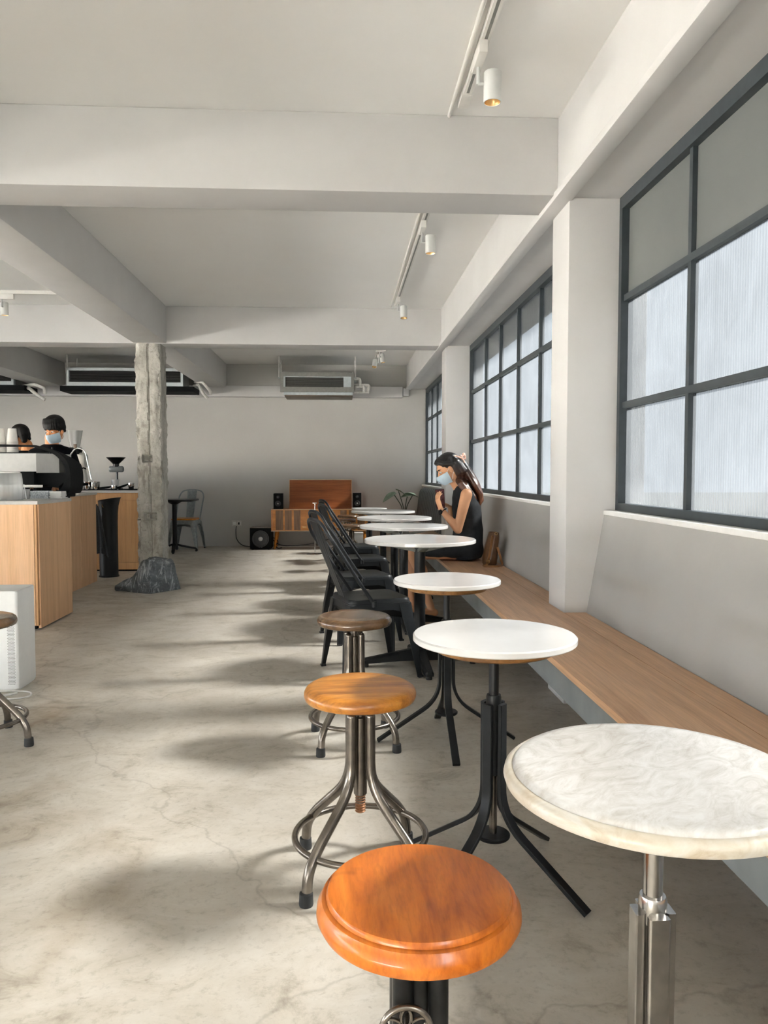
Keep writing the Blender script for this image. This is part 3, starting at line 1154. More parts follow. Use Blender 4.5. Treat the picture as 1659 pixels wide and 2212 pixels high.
# ------------------------------------------------------------------ metal chairs
def rsq(hx, hy, r, z, n=5, zf=None):
    ring = []
    for k_, (sx, sy) in enumerate(((1, 1), (-1, 1), (-1, -1), (1, -1))):
        for j in range(n + 1):
            a = k_ * PI / 2 + (PI / 2) * j / n
            ring.append((sx * (hx - r) + r * math.cos(a), sy * (hy - r) + r * math.sin(a), z))
        # points along the straight side to the next corner
        nx = ((-1, 1), (-1, -1), (1, -1), (1, 1))[k_]
        p = Vector(ring[-1])
        a = (k_ + 1) * PI / 2
        q = Vector((nx[0] * (hx - r) + r * math.cos(a), nx[1] * (hy - r) + r * math.sin(a), z))
        for j in range(1, 8):
            ring.append(tuple(p.lerp(q, j / 8)))
    if zf:
        ring = [(x, y, zf(x, y, z)) for x, y, z in ring]
    return ring


def make_metal_chair(loc, rz, mat, label, group, wood_seat=None):
    t = thing('metal_chair', label, 'chair', loc, rz, group)
    h = 0.45

    def arch(x, y, z):
        d = min(abs(x), abs(y))            # 0 mid side, large near a corner
        return z - 0.050 * max(0.0, (d - 0.06) / 0.10) ** 2
    rings = [rsq(0.188, 0.188, 0.045, h - 0.062, 5, arch), rsq(0.186, 0.186, 0.045, h - 0.024), rsq(0.1835, 0.1835, 0.045, h - 0.022),
             rsq(0.182, 0.182, 0.045, h - 0.010), rsq(0.176, 0.176, 0.042, h - 0.001), rsq(0.165, 0.165, 0.04, h), rsq(0.10, 0.10, 0.03, h - 0.004), rsq(0.02, 0.02, 0.006, h - 0.005)]
    m = MB().loft(rings)
    m.f = [f for f in m.f if len(f) == 4 or min(f) > 0]     # open underneath
    rr = [rsq(0.183, 0.183, 0.043, h - 0.062, 5, arch), rsq(0.178, 0.178, 0.043, h - 0.012)]
    m.loft(rr)
    seat = m.build('seat', mat, t, smooth=35)
    if wood_seat:
        rings = [rsq(0.180, 0.180, 0.045, h), rsq(0.184, 0.184, 0.045, h + 0.006), rsq(0.184, 0.184, 0.045, h + 0.016), rsq(0.178, 0.178, 0.045, h + 0.021), rsq(0.05, 0.05, 0.01, h + 0.020)]
        MB().loft(rings).build('seat_board', wood_seat, t, smooth=35)
    else:
        m = MB()
        for i, (px, py) in enumerate([(0, 0.022), (0, -0.022), (0.024, 0), (-0.024, 0), (0, 0)]):
            m.cyl((px - 0.03, py, 0), 0.006, h - 0.0048, h - 0.0035, 8)
        m.build('drain_holes', 'slot_dark', seat)
    for sx in (1, -1):
        for sy in (1, -1):
            rings = []
            for z, c, w in ((h - 0.03, 0.187, 0.080), (h - 0.10, 0.195, 0.074), (0.22, 0.213, 0.056), (0.06, 0.226, 0.036), (0.004, 0.231, 0.030)):
                r = 0.35 * w
                th = 0.005
                pts = [(0 - w, 0), (0 - w, -th), (-r, -th), (-th - 0.25 * r, -th - 0.25 * r), (-th, -r), (-th, -w), (0, -w), (0, -r), (-0.22 * r, -0.22 * r), (-r, 0)]
                cx = c * (1.0 if sx > 0 else 1.02)
                rings.append([(sx * (cx + a), sy * (c + b_), z) for a, b_ in pts])
            lg = MB().loft(rings).build('leg', mat, t, smooth=30)
            MB().box(sx * 0.222 - 0.014, sy * 0.218 - 0.014, 0.0, sx * 0.222 + 0.014, sy * 0.218 + 0.014, 0.012).build('rubber_foot', 'rubber', lg, smooth=0)
    # back hoop
    half = [(-0.045, 0.186, 0.428), (-0.13, 0.187, 0.55), (-0.235, 0.190, 0.71), (-0.295, 0.186, 0.80), (-0.325, 0.150, 0.862), (-0.337, 0.085, 0.886)]
    pts = half + [(-0.340, 0, 0.890)] + [(x, -y, z) for x, y, z in reversed(half)]
    MB().tube(smooth_path(pts, 6), 0.0105, 10).build('back_hoop', mat, t, smooth=60)
    m = MB()
    for s in (1, -1):
        m.cyl((-0.045, s * 0.186, 0.428), 0.015, -0.02, 0.012, 10)
    m.build('hoop_bolt', mat, t)
    # splat
    st = [(-0.172, 0.056, 0.448), (-0.225, 0.060, 0.58), (-0.285, 0.066, 0.73), (-0.322, 0.072, 0.83), (-0.337, 0.076, 0.878)]
    rings = [[(x - 0.0015, -w, z), (x - 0.0015, w, z), (x + 0.0015, w, z), (x + 0.0015, -w, z)] for x, w, z in st]
    sp_ = MB().loft(rings).build('back_splat', mat, t, smooth=30)
    m = MB()
    for s in (-0.42, 0.42):
        m.tube([(x + 0.002, s * w, z) for x, w, z in st[:4]], 0.004, 6)
    m.build('pressed_rib', mat, sp_, smooth=50)
    m = MB()
    for sgn in (1, -1):
        m.tube([(-0.17, -0.17 * sgn, 0.352), (0.17, 0.17 * sgn, 0.352)], 0.010, 4, False, [(-0.3, -1), (0.3, -1), (0.3, 1), (-0.3, 1)], up=(0, 0, 1))
    m.build('cross_brace', mat, t, smooth=0)
    return t


G_B = 'black metal chairs facing the bench'
c1 = make_metal_chair((0.172, 4.41, 0), 0.30, 'chair_black', 'nearest black metal chair, behind the dark brown stool', G_B)
dup(c1, (0.140, 5.36, 0), 0.30, 'second black metal chair from the front', G_B)
dup(c1, (0.172, 6.45, 0), 0.26, 'third black metal chair from the front', G_B)
dup(c1, (0.150, 7.50, 0), 0.26, 'farthest black metal chair in the row', G_B)
w1 = make_metal_chair((-2.325, 11.74, 0), -PI / 2 - 0.10, 'silver_metal', 'bare silver metal chair with wooden seat against the far wall', 'silver chairs at the square table', 'teak')
dup(w1, (-2.87, 11.30, 0), 0.0, 'silver metal chair mostly hidden behind the concrete pillar', 'silver chairs at the square table')

t = thing('square_table', 'black square table with cross base right of the concrete pillar', 'table', (-2.42, 11.37, 0))
MB().box(-0.30, -0.30, 0.742, 0.30, 0.30, 0.768).build('tabletop', 'black_gloss', t, smooth=30, bevel=0.003)
MB().cyl((0, 0, 0), 0.033, 0.09, 0.742, 20).build('post', 'black_metal', t)
MB().lathe([(0.033, 0.69), (0.05, 0.70), (0.12, 0.738), (0.12, 0.742), (0.002, 0.742)], (0, 0, 0), 20).build('top_bracket', 'black_metal', t)
MB().lathe([(0.002, 0.04), (0.05, 0.04), (0.045, 0.11), (0.033, 0.115)], (0, 0, 0), 20).build('hub', 'black_metal', t)
for i in range(4):
    a = i * PI / 2 + 0.12
    ca, sa = math.cos(a), math.sin(a)
    pts = fillet([(0.03 * ca, 0.03 * sa, 0.11), (0.10 * ca, 0.10 * sa, 0.085), (0.30 * ca, 0.30 * sa, 0.045), (0.315 * ca, 0.315 * sa, 0.02)], 0.03, 4)
    arm = MB().tube(pts, 0.022, 8, False, [(-0.6, -1), (0.6, -1), (0.6, 1), (-0.6, 1)], up=(0, 0, 1)).build('base_arm', 'black_metal', t, smooth=30)
    MB().cyl((0.305 * ca, 0.305 * sa, 0), 0.016, 0, 0.022, 10).build('foot_pad', 'rubber', arm)

# ------------------------------------------------------------------ track lights
def track(x, y0, y1, label, along='y', y=0):
    t = thing('light_track', label, 'track', (0, 0, 0), 0, 'ceiling light tracks')
    if along == 'y':
        MB().box(x - 0.018, y0, CEIL - 0.032, x + 0.018, y1, CEIL).build('rail', 'track_white', t, smooth=0)
        MB().box(x - 0.006, y0 + 0.02, CEIL - 0.0325, x + 0.006, y1 - 0.14, CEIL - 0.0318).build('slot', 'ac_grey', t, smooth=0)
        MB().tube([(x - 0.045, y0, CEIL - 0.009), (x - 0.045, y1 + 0.13, CEIL - 0.009)], 0.009, 10).build('conduit', 'track_white', t)
        MB().box(x - 0.024, y1 - 0.12, CEIL - 0.035, x + 0.024, y1, CEIL).build('end_feed', 'track_white', t, smooth=30, bevel=0.004)
    else:
        MB().box(y0, y - 0.018, CEIL - 0.032, y1, y + 0.018, CEIL).build('rail', 'track_white', t, smooth=0)
        MB().tube([(y0, y + 0.06, CEIL - 0.011), (y1, y + 0.06, CEIL - 0.011)], 0.011, 10).build('conduit', 'track_white', t)
    return t


track(0.565, -1.5, 3.58, 'white light track on the near ceiling bay')
track(0.565, 4.10, 7.75, 'white light track on the middle ceiling bay')
track(0.565, 8.45, 11.2, 'white light track on the far ceiling bay')
track(0, -6.2, -2.3, 'white light track running sideways above the espresso bar', 'x', 7.45)


def make_spot(loc, rz, label, tilt=0.0, warm=True):
    t = thing('track_spotlight', label, 'spotlight', loc, rz, 'white track spotlights')
    MB().box(-0.017, -0.085, -0.048, 0.017, 0.085, 0).build('adapter', 'track_white', t, smooth=30, bevel=0.004)
    m = MB().cyl((0, 0.03, 0), 0.007, -0.115, -0.045, 10)
    m.tube([(0, 0.03, -0.112), (0.035, 0.03, -0.112)], 0.006, 8)
    m.build('arm', 'lamp_white', t)
    rot = Matrix.Translation((0.058, 0.03, -0.112)) @ Matrix.Rotation(tilt, 4, 'X')
    R = 0.035
    m = MB().lathe([(0.002, 0.048), (R - 0.004, 0.048), (R, 0.044), (R, -0.072), (R - 0.003, -0.072), (R - 0.004, -0.066)], (0, 0, 0), 28)
    m.f = m.f[:-1]
    m.rot(rot)
    head = m.build('lamp_head', 'lamp_white', t, smooth=40)
    m = MB().lathe([(R - 0.0035, -0.070), (R - 0.006, -0.058), (0.019, -0.044), (0.002, -0.0435)], (0, 0, 0), 28)
    m.f = m.f[:-2] + m.f[-1:]
    m.rot(rot)
    m.build('reflector', 'reflector_gold', head, smooth=50)
    m = MB().cyl((0, 0, 0), 0.018, -0.0465, -0.0445, 20)
    m.rot(rot)
    m.build('bulb', 'lamp_glow' if warm else 'lamp_white', head)
    return t


zr = CEIL - 0.033
sA = make_spot((0.555, 3.10, zr), 0, 'largest nearest white spotlight hanging from the near ceiling track', 0.0)
dup(sA, (0.555, 5.22, zr), 0, 'white spotlight at the near end of the middle ceiling track')
sB = make_spot((0.555, 7.42, zr), 0, 'white spotlight at the far end of the middle ceiling track', -0.22, False)
dup(sB, (0.555, 10.35, zr), 0.9, 'upper one of two small spotlights on the far ceiling track')
sC = make_spot((0.555, 10.95, zr), 2.9, 'lower one of two small spotlights on the far ceiling track', 0.55, False)
dup(sA, (-3.12, 7.45, zr), PI / 2, 'small white spotlight at the left edge above the espresso bar')


# ------------------------------------------------------------------ ceiling air conditioners
def make_ac(x0, x1, yf, z0, z1, label, frame, side_panel, n_slat, tray=True):
    t = thing('air_conditioner', label, 'air conditioner', ((x0 + x1) / 2, yf, 0), 0, 'ducted air conditioners under the ceiling')
    w = (x1 - x0) / 2
    MB().box(-w + 0.03, 0.07, z0 + 0.02, w - 0.03, 0.62, z1 + 0.02).build('housing', 'ac_grey', t, smooth=0)
    fr = 0.055 if frame == 'ac_grey' else 0.04
    m = MB()
    m.box(-w, 0, z0, w, 0.06, z0 + fr * 1.3)
    m.box(-w, 0, z1 - fr, w, 0.06, z1)
    m.box(-w, 0, z0 + fr * 1.3, -w + fr * 0.8, 0.06, z1 - fr)
    m.box(w - fr * 0.8, 0, z0 + fr * 1.3, w, 0.06, z1 - fr)
    m.build('front_frame', frame, t, smooth=0)
    ix0, ix1, iz0, iz1 = -w + fr * 0.8, w - fr * 0.8, z0 + fr * 1.3, z1 - fr
    MB().box(ix0, 0.055, iz0, ix1, 0.062, iz1).build('coil_back', 'black_matt', t, smooth=0)
    if side_panel:
        MB().box(ix1 - 0.11, 0.012, iz0, ix1, 0.055, iz1).build('side_panel', 'ac_blue', t, smooth=0)
        m = MB()
        m.box(ix0, 0.012, iz0, ix0 + 0.03, 0.05, iz1)
        m.box(ix0, 0.012, iz1 - 0.012, ix1 - 0.11, 0.05, iz1)
        m.build('inner_lip', 'ac_frame', t, smooth=0)
        ix1 -= 0.11
        ix0 += 0.04
    m = MB()
    for i in range(n_slat):
        z = iz0 + (i + 0.5) * (iz1 - iz0) / n_slat
        m.prism([(0.02, z - 0.003), (0.05, z + 0.004), (0.05, z + 0.007), (0.02, z)], 'x', ix0, ix1)
    o = m.build('grille_fins', 'ac_grey' if side_panel else 'slot_dark', t, smooth=0)
    o['kind'] = 'stuff'
    if tray:
        MB().box(-w + 0.05, 0.01, z0 - 0.045, w - 0.02, 0.5, z0 - 0.002).build('lower_panel', 'ac_blue', t, smooth=0)
        MB().box(-w + 0.06, 0.0, z0 - 0.064, w - 0.02, 0.52, z0 - 0.045).build('drip_tray', 'copper_pipe', t, smooth=30, bevel=0.006)
    else:
        MB().box(-w - 0.10, 0.02, z0 - 0.075, w + 0.14, 0.5, z0 - 0.002).build('drip_tray', 'black_matt', t, smooth=0)
    for sx in (-1, 1):
        for y in (0.10, 0.52):
            MB().cyl((sx * (w + 0.02), y, 0), 0.012, z1 - 0.06, CEIL, 8).build('hanger_rod', 'pipe_white', t)
            MB().box(min(sx * (w - 0.03), sx * (w + 0.04)), y - 0.02, z1 - 0.075, max(sx * (w - 0.03), sx * (w + 0.04)), y + 0.02, z1 - 0.06).build('hanger_bracket', 'ac_frame', t, smooth=0)
    return t


a1 = make_ac(-0.863, 0.205, 11.25, 2.325, 2.605, 'grey ducted air conditioner hanging above the sideboard', 'ac_grey', True, 13)
m = MB()
for pts in ([(0.53, 0.1, 2.53), (0.62, 0.1, 2.53), (0.62, 0.1, 2.42)], [(0.53, 0.12, 2.44), (0.76, 0.12, 2.44), (0.735, 0.12, 2.33)],
            [(0.55, 0.1, 2.36), (0.55, 0.1, 2.42), (0.68, 0.1, 2.42), (0.68, 0.1, 2.33)], [(0.53, 0.15, 2.34), (0.75, 0.15, 2.34)]):
    m.tube(fillet(pts, 0.03, 4), 0.021, 10)
m.build('pipe', 'pipe_white', a1, smooth=50)
a2 = make_ac(-3.885, -2.25, 11.25, 2.395, 2.65, 'long dark grilled air conditioner partly behind the concrete pillar', 'ac_frame', False, 10, False)
m = MB()
for pts in ([(0.95, 0.2, 2.48), (1.08, 0.1, 2.47), (1.20, 0.05, 2.33), (1.20, 0.05, 2.28)], [(0.93, 0.25, 2.43), (1.02, 0.1, 2.43), (1.10, 0.0, 2.29), (1.17, 0.0, 2.22)]):
    m.tube(fillet(pts, 0.04, 4), 0.022, 10)
m.build('pipe', 'pipe_white', a2, smooth=50)
a3 = make_ac(-6.2, -4.62, 11.25, 2.40, 2.60, 'dark air conditioner cut off by the left edge of the picture', 'ac_frame', False, 10, False)
m = MB()
for pts in ([(0.84, 0.2, 2.40), (1.05, 0.1, 2.42), (1.20, 0.05, 2.36), (1.20, 0.05, 2.28)], [(0.82, 0.25, 2.36), (0.96, 0.1, 2.37), (1.10, 0.0, 2.27), (1.22, 0.0, 2.19)]):
    m.tube(fillet(pts, 0.04, 4), 0.024, 10)
m.build('pipe', 'pipe_white', a3, smooth=50)

# ------------------------------------------------------------------ sideboard and hi-fi
t = thing('sideboard', 'mid-century teak sideboard with raised mahogany lid against the far wall', 'sideboard', (-0.302, 11.62, 0))
W, D = 0.74, 0.40
m = MB()
m.box(-W, 0.012, 0.275, W, D, 0.290)
m.box(-W, 0.012, 0.590, W, D, 0.607)
m.box(-W, 0.012, 0.290, -W + 0.018, D, 0.590)
m.box(W - 0.018, 0.012, 0.290, W, D, 0.590)
m.box(-W + 0.018, D - 0.012, 0.290, W - 0.018, D, 0.590)
m.build('body', 'teak', t, smooth=0)
m = MB()
m.box(-W, 0, 0.272, W, 0.012, 0.281)
m.box(-W, 0, 0.598, W, 0.012, 0.607)
m.build('edge_trim', 'pale_edge', t, smooth=0)
for x0, x1, mt in ((-0.722, -0.672, 'teak'), (-0.672, -0.560, 'teak_dark'), (-0.560, -0.535, 'teak'), (-0.535, -0.432, 'teak_dark'),
                   (-0.432, -0.398, 'teak'), (-0.398, -0.300, 'teak_dark'), (0.300, 0.398, 'teak_dark'), (0.398, 0.432, 'teak'),
                   (0.432, 0.535, 'teak_dark'), (0.535, 0.560, 'teak'), (0.560, 0.672, 'teak_dark'), (0.672, 0.722, 'teak')):
    MB().box(x0 + 0.001, 0.018 if mt == 'teak' else 0.022, 0.290, x1 - 0.001, 0.034, 0.590).build('front_panel', mt, t, smooth=0)
for x0, x1 in ((-0.300, 0.0), (0.0, 0.300)):
    d_ = MB().box(x0 + 0.0015, 0.014, 0.290, x1 - 0.0015, 0.034, 0.590).build('door', 'teak', t, smooth=0)
    MB().box(x0 + 0.03 if x0 < 0 else x1 - 0.09, 0.011, 0.330, x0 + 0.09 if x0 < 0 else x1 - 0.03, 0.014, 0.342).build('maker_plate', 'brass', d_, smooth=0)
for sx in (-1, 1):
    for y in (0.05, D - 0.06):
        MB().tube([(sx * 0.66, y + 0.01, 0.275), (sx * 0.695, y, 0.0)], [0.022, 0.014], 4, up=(0, 1, 0)).build('leg', 'teak', t, smooth=0)
pl = [(0.10, 0.607), (0.105, 0.622), (0.125, 0.640), (0.165, 0.665), (0.205, 0.720), (0.270, 1.043), (0.285, 1.043), (0.222, 0.715), (0.180, 0.655), (0.16, 0.607)]
lid = MB().prism(pl, 'x', -0.475, 0.475).build('lid', 'mahogany', t, smooth=35)
m = MB()
m.prism([(0.266, 1.043), (0.289, 1.043), (0.290, 1.052), (0.267, 1.052)], 'x', -0.480, 0.480)
for s in (-1, 1):
    a, b_ = sorted((s * 0.475, s * 0.481))
    m.prism([(0.203, 0.72), (0.268, 1.043), (0.288, 1.043), (0.224, 0.715)], 'x', a, b_)
m.build('lid_edge', 'pale_edge', lid, smooth=0)


def make_speaker(loc, w, d, h, label, sub=False):
    t = thing('subwoofer' if sub else 'bookshelf_speaker', label, 'speaker', loc, 0, None if sub else 'bookshelf speakers')
    MB().box(-w / 2, 0, 0.012 if sub else 0, w / 2, d, h).build('cabinet', 'black_matt', t, smooth=30, bevel=0.004)
    if sub:
        MB().box(-w / 2 + 0.004, 0.004, h, w / 2 - 0.004, d - 0.004, h + 0.006).build('top_panel', 'brown_seat', t, smooth=0)
        for sx in (-1, 1):
            for y in (0.04, d - 0.04):
                MB().cyl((sx * (w / 2 - 0.04), y, 0), 0.016, 0, 0.014, 10).build('rubber_foot', 'rubber', t)

    def cone(z, r, name, col='speaker_cone'):
        pr_ = [(r * 1.12, 0.0), (r * 1.12, -0.005), (r * 1.0, -0.008), (r * 0.93, -0.003), (r * 0.85, -0.006), (r * 0.3, 0.004)]
        rings = [[(q * math.cos(2 * PI * j / 28), y - 0.001, z + q * math.sin(2 * PI * j / 28)) for j in range(28)] for q, y in pr_]
        c_ = MB().loft(rings).build(name, col, t, smooth=40)
        m_ = MB()
        m_.ball((0, -0.002, z), (r * 0.3, 0.008 if r > 0.03 else 0.005, r * 0.3), 14, 8)
        m_.build('dust_cap', 'cone_silver', c_, smooth=60)
    if sub:
        cone(h * 0.50, w * 0.36, 'woofer')
        MB().box(-0.025, -0.002, 0.035, 0.025, 0, 0.045).build('name_plate', 'ac_frame', t, smooth=0)
    else:
        cone(h * 0.36, w * 0.30, 'woofer')
        cone(h * 0.77, w * 0.16, 'tweeter')
    return t


make_speaker((-0.94, 11.66, 0.607), 0.135, 0.19, 0.235, 'small black bookshelf speaker on the left end of the sideboard')
make_speaker((0.255, 11.66, 0.607), 0.128, 0.19, 0.240, 'small black bookshelf speaker on the right end of the sideboard')
make_speaker((-1.20, 11.60, 0), 0.315, 0.36, 0.325, 'black subwoofer with round cone on the floor left of the sideboard', True)

t = thing('wall_socket', 'white double socket plate low on the far wall', 'socket', (-1.63, BACK, 0.36))
MB().box(-0.075, -0.008, -0.045, 0.075, 0, 0.045).build('plate', 'socket_plate', t, smooth=30, bevel=0.003)
for x in (-0.036, 0.036):
    MB().box(x - 0.024, -0.011, -0.024, x + 0.024, -0.008, 0.024).build('outlet', 'plastic_white', t, smooth=0)
MB().box(0.024, -0.05, -0.02, 0.048, -0.011, 0.018).build('plug', 'cable_black', t, smooth=30, bevel=0.004)
o = MB().tube(smooth_path([(-1.63, 12.15, 0.32), (-1.635, 12.12, 0.25), (-1.62, 12.1, 0.12), (-1.54, 12.08, 0.03), (-1.44, 12.05, 0.008), (-1.33, 11.99, 0.008), (-1.24, 11.975, 0.06), (-1.21, 11.965, 0.10)], 6), 0.0065, 8).build('power_cord', 'cable_black', smooth=60)
tag(o, 'black power cord from the wall socket to the subwoofer', 'cable')
o = MB().tube(smooth_path([(-1.035, 11.9, 0.12), (-0.98, 11.95, 0.06), (-0.85, 12.0, 0.02), (-0.55, 12.05, 0.03), (-0.25, 12.12, 0.09), (0.05, 12.15, 0.17), (0.2, 12.16, 0.22)], 6), 0.0065, 8).build('speaker_cable', 'cable_black', smooth=60)
tag(o, 'black cable sagging along the wall under the sideboard', 'cable')
o = MB().tube(smooth_path([(-1.03, 11.8, 0.16), (-0.99, 11.78, 0.15), (-0.95, 11.76, 0.10), (-0.98, 11.74, 0.06), (-1.0, 11.74, 0.05), (-0.95, 11.74, 0.008), (-0.9, 11.8, 0.008)], 6), 0.006, 8).build('speaker_cable', 'cable_black', smooth=60)
tag(o, 'short black cable looped between subwoofer and sideboard leg', 'cable')

t = thing('white_box', 'white storage box standing under the right end of the sideboard', 'box', (0.27, 11.55, 0))
MB().box(-0.07, 0, 0, 0.07, 0.3, 0.235).build('body', 'plastic_white', t, smooth=30, bevel=0.005)
MB().box(-0.074, -0.004, 0.235, 0.074, 0.304, 0.255).build('lid', 'plastic_white', t, smooth=30, bevel=0.004)

t = thing('sign_stand', 'thin chrome stand with flat top behind the black chair backs', 'stand', (-0.36, 10.9, 0))
MB().lathe([(0.002, 0), (0.12, 0), (0.12, 0.008), (0.02, 0.016), (0.002, 0.016)], (0, 0, 0), 24).build('base', 'chrome', t)
MB().cyl((0, 0, 0), 0.009, 0.012, 0.72, 10).build('pole', 'chrome', t)
MB().box(-0.032, -0.02, 0.718, 0.032, 0.02, 0.734).build('top_plate', 'chrome', t, smooth=30, bevel=0.003)

# ------------------------------------------------------------------ plant
t = thing('potted_plant', 'leafy plant on thin stems in a pot beside the pleated backrest', 'plant', (0.955, 11.45, 0.46))
MB().lathe([(0.002, 0), (0.065, 0), (0.085, 0.12), (0.09, 0.125), (0.08, 0.128), (0.075, 0.11), (0.002, 0.105)], (0, 0, 0), 24).build('pot', 'terracotta_pot', t)


def leaf(tip_base, direction, length, width, droop, roll):
    """heart shaped leaf with a folded midrib"""
    d = Vector(direction).normalized()
    sd = d.cross(Vector((0, 0, 1))).normalized()
    up = sd.cross(d)
    sd, up = sd * math.cos(roll) + up * math.sin(roll), up * math.cos(roll) - sd * math.sin(roll)
    vs, fs = [], []
    n = 10
    for i in range(n + 1):
        tt = i / n
        w = width * (math.sin(PI * min(1, tt * 0.9 + 0.12)) ** 0.75) * (1 - 0.25 * tt)
        if i == n:
            w = 0.002
        p = Vector(tip_base) + d * (length * (tt - 0.15)) + up * (-droop * tt * tt)
        for s in (-1, -0.5, 0, 0.5, 1):
            vs.append(p + sd * (w * s) + up * (0.25 * w * abs(s) * (1 - 0.4 * abs(s))))
    for i in range(n):
        for j in range(4):
            a = i * 5 + j
            fs.append((a, a + 1, a + 6, a + 5))
    nn = len(vs)
    m_ = MB().add(vs, fs)
    return m_


for sx, sy, lx, lz, dr in ((-0.02, 0, -0.165, 0.385, (-1, -0.35, -0.45)), (0.0, 0.02, -0.09, 0.43, (0.8, -0.5, -0.25)),
                           (0.01, 0, 0.05, 0.375, (1, -0.5, 0.0)), (0.02, -0.02, 0.13, 0.375, (-1, -0.4, 0.05))):
    pts = smooth_path([(sx, sy, 0.105), (sx + (lx - sx) * 0.25, sy, 0.22), (lx, sy - 0.02, lz)], 6)
    st = MB().tube(pts, [0.007] * (len(pts) - 1) + [0.004], 6).build('stem', 'stem_green', t, smooth=60)
    lf = leaf((lx, sy - 0.02, lz), dr, 0.24, 0.078, 0.06, 0.3).build('leaf', 'leaf_green', st, smooth=60)
    sol = lf.modifiers.new('thick', 'SOLIDIFY')
    sol.thickness = 0.003

# ------------------------------------------------------------------ air purifier
t = thing('air_purifier', 'white tower air purifier with perforated panel at the left edge', 'air purifier', (-1.838, 4.24, 0), 0.02)
hx, hy, H = 0.135, 0.125, 0.53
ring0 = [(0.985 * x, 0.985 * y, z) for x, y, z in rsq(hx, hy, 0.035, 0.0, 8)]
m = MB().loft([ring0, rsq(hx, hy, 0.014, 0.012, 8), rsq(hx, hy, 0.014, H - 0.006, 8), rsq(hx - 0.004, hy - 0.004, 0.012, H, 8), rsq(hx - 0.018, hy - 0.018, 0.03, H - 0.004, 8), rsq(0.03, 0.03, 0.02, H - 0.03, 8)])
m.build('body', 'plastic_white', t, smooth=35)
m = MB()
for i in range(52):
    for j in range(6):
        z = 0.035 + i * 0.0072
        x = 0.083 + j * 0.0062 + (0.0031 if i % 2 else 0)
        m.box(x - 0.0019, -hy - 0.0008, z - 0.0014, x + 0.0019, -hy + 0.0004, z + 0.0014)
o = m.build('perforations', 'slot_dark', t, smooth=0)
o['kind'] = 'stuff'
MB().box(-0.04, -0.05, H - 0.028, 0.0, -0.03, H - 0.020).build('button', 'copper_pipe', t, smooth=30, bevel=0.003)
o = MB().tube(smooth_path([(-1.90, 4.085, 0.006), (-1.80, 4.09, 0.006), (-1.70, 4.09, 0.006), (-1.62, 4.06, 0.006), (-1.60, 3.99, 0.006), (-1.66, 3.95, 0.006), (-1.76, 3.96, 0.006), (-1.73, 4.02, 0.006), (-1.68, 4.03, 0.013), (-1.80, 3.93, 0.006), (-1.95, 3.92, 0.006)], 7), 0.0045, 8).build('power_cord', 'cable_white', smooth=60)
tag(o, 'white looped cord on the floor by the air purifier', 'cable')

# ------------------------------------------------------------------ espresso bar
CT = 0.948
t = thing('bar_counter', 'oak fronted bar counter with grey top in the left foreground of the bar', 'counter', (0, 0, 0))
m = MB()
m.box(-6.0, 5.725, 0.045, -2.215, 6.385, CT - 0.026)
m.build('carcass', 'black_matt', t, smooth=0)
# front boards facing the door and the end boards: separate oak panels with fine joints
xs = [-6.0, -5.06, -4.12, -3.18, -2.223]
for a, b_ in zip(xs[:-1], xs[1:]):
    MB().box(a + 0.002, 5.705, 0.035, b_ - 0.002, 5.725, CT - 0.026).build('front_panel', 'counter_oak', t, smooth=0)
MB().box(-2.221, 5.705, 0.035, -2.205, 5.732, CT - 0.026).build('corner_strip', 'drawer_oak', t, smooth=0)
for a, b_ in ((5.734, 6.40),):
    MB().box(-2.215, a, 0.012, -2.197, b_, CT - 0.026).build('end_panel', 'counter_oak', t, smooth=0)
MB().box(-6.0, 5.76, 0.0, -2.24, 6.37, 0.045).build('toe_kick', 'black_matt', t, smooth=0)
m = MB()
m.box(-6.0, 5.70, CT - 0.026, -2.192, 6.41, CT)
m.build('worktop', 'slab_grey', t, smooth=30, bevel=0.003)

t = thing('rear_ledge', 'low hidden ledge carrying the espresso machine behind the counter', 'counter', (0, 0, 0))
MB().box(-6.0, 6.412, 0.0, -2.39, 6.85, CT - 0.027).build('carcass', 'counter_oak', t, smooth=0)
MB().box(-6.0, 6.412, CT - 0.026, -2.375, 6.86, CT).build('worktop', 'slab_grey', t, smooth=0)

t = thing('side_counter', 'oak side counter between the front counter and the black bin', 'counter', (0, 0, 0))
MB().box(-2.78, 7.36, 0.02, -2.612, 8.31, CT - 0.026).build('carcass', 'counter_oak', t, smooth=0)
for a, b_ in ((7.35, 7.83), (7.833, 8.32)):
    MB().box(-2.612, a, 0.0, -2.594, b_, CT - 0.026).build('end_panel', 'counter_oak', t, smooth=0)
MB().box(-2.80, 7.34, CT - 0.026, -2.585, 8.34, CT).build('worktop', 'slab_grey', t, smooth=30, bevel=0.003)

BT = 0.955
t = thing('back_counter', 'oak back counter with drawer line, running behind the concrete pillar', 'counter', (0, 0, 0))
MB().box(-5.5, 9.15, 0.06, -2.27, 9.75, BT - 0.035).build('carcass', 'drawer_oak', t, smooth=0)
xs = [-5.5, -4.4, -3.36, -2.27]
for a, b_ in zip(xs[:-1], xs[1:]):
    MB().box(a + 0.002, 9.13, 0.84, b_ - 0.002, 9.15, BT - 0.040).build('drawer', 'drawer_oak', t, smooth=0)
    MB().box(a + 0.002, 9.13, 0.105, b_ - 0.002, 9.15, 0.834).build('door', 'drawer_oak', t, smooth=0)
    MB().box(a + 0.002, 9.135, 0.02, b_ - 0.002, 9.15, 0.099).build('plinth', 'drawer_oak', t, smooth=0)
MB().box(-5.5, 9.17, 0.0, -2.29, 9.74, 0.06).build('toe_kick', 'black_matt', t, smooth=0)
MB().box(-5.52, 9.10, BT - 0.035, -2.24, 9.78, BT - 0.006).build('worktop', 'slab_grey', t, smooth=0)
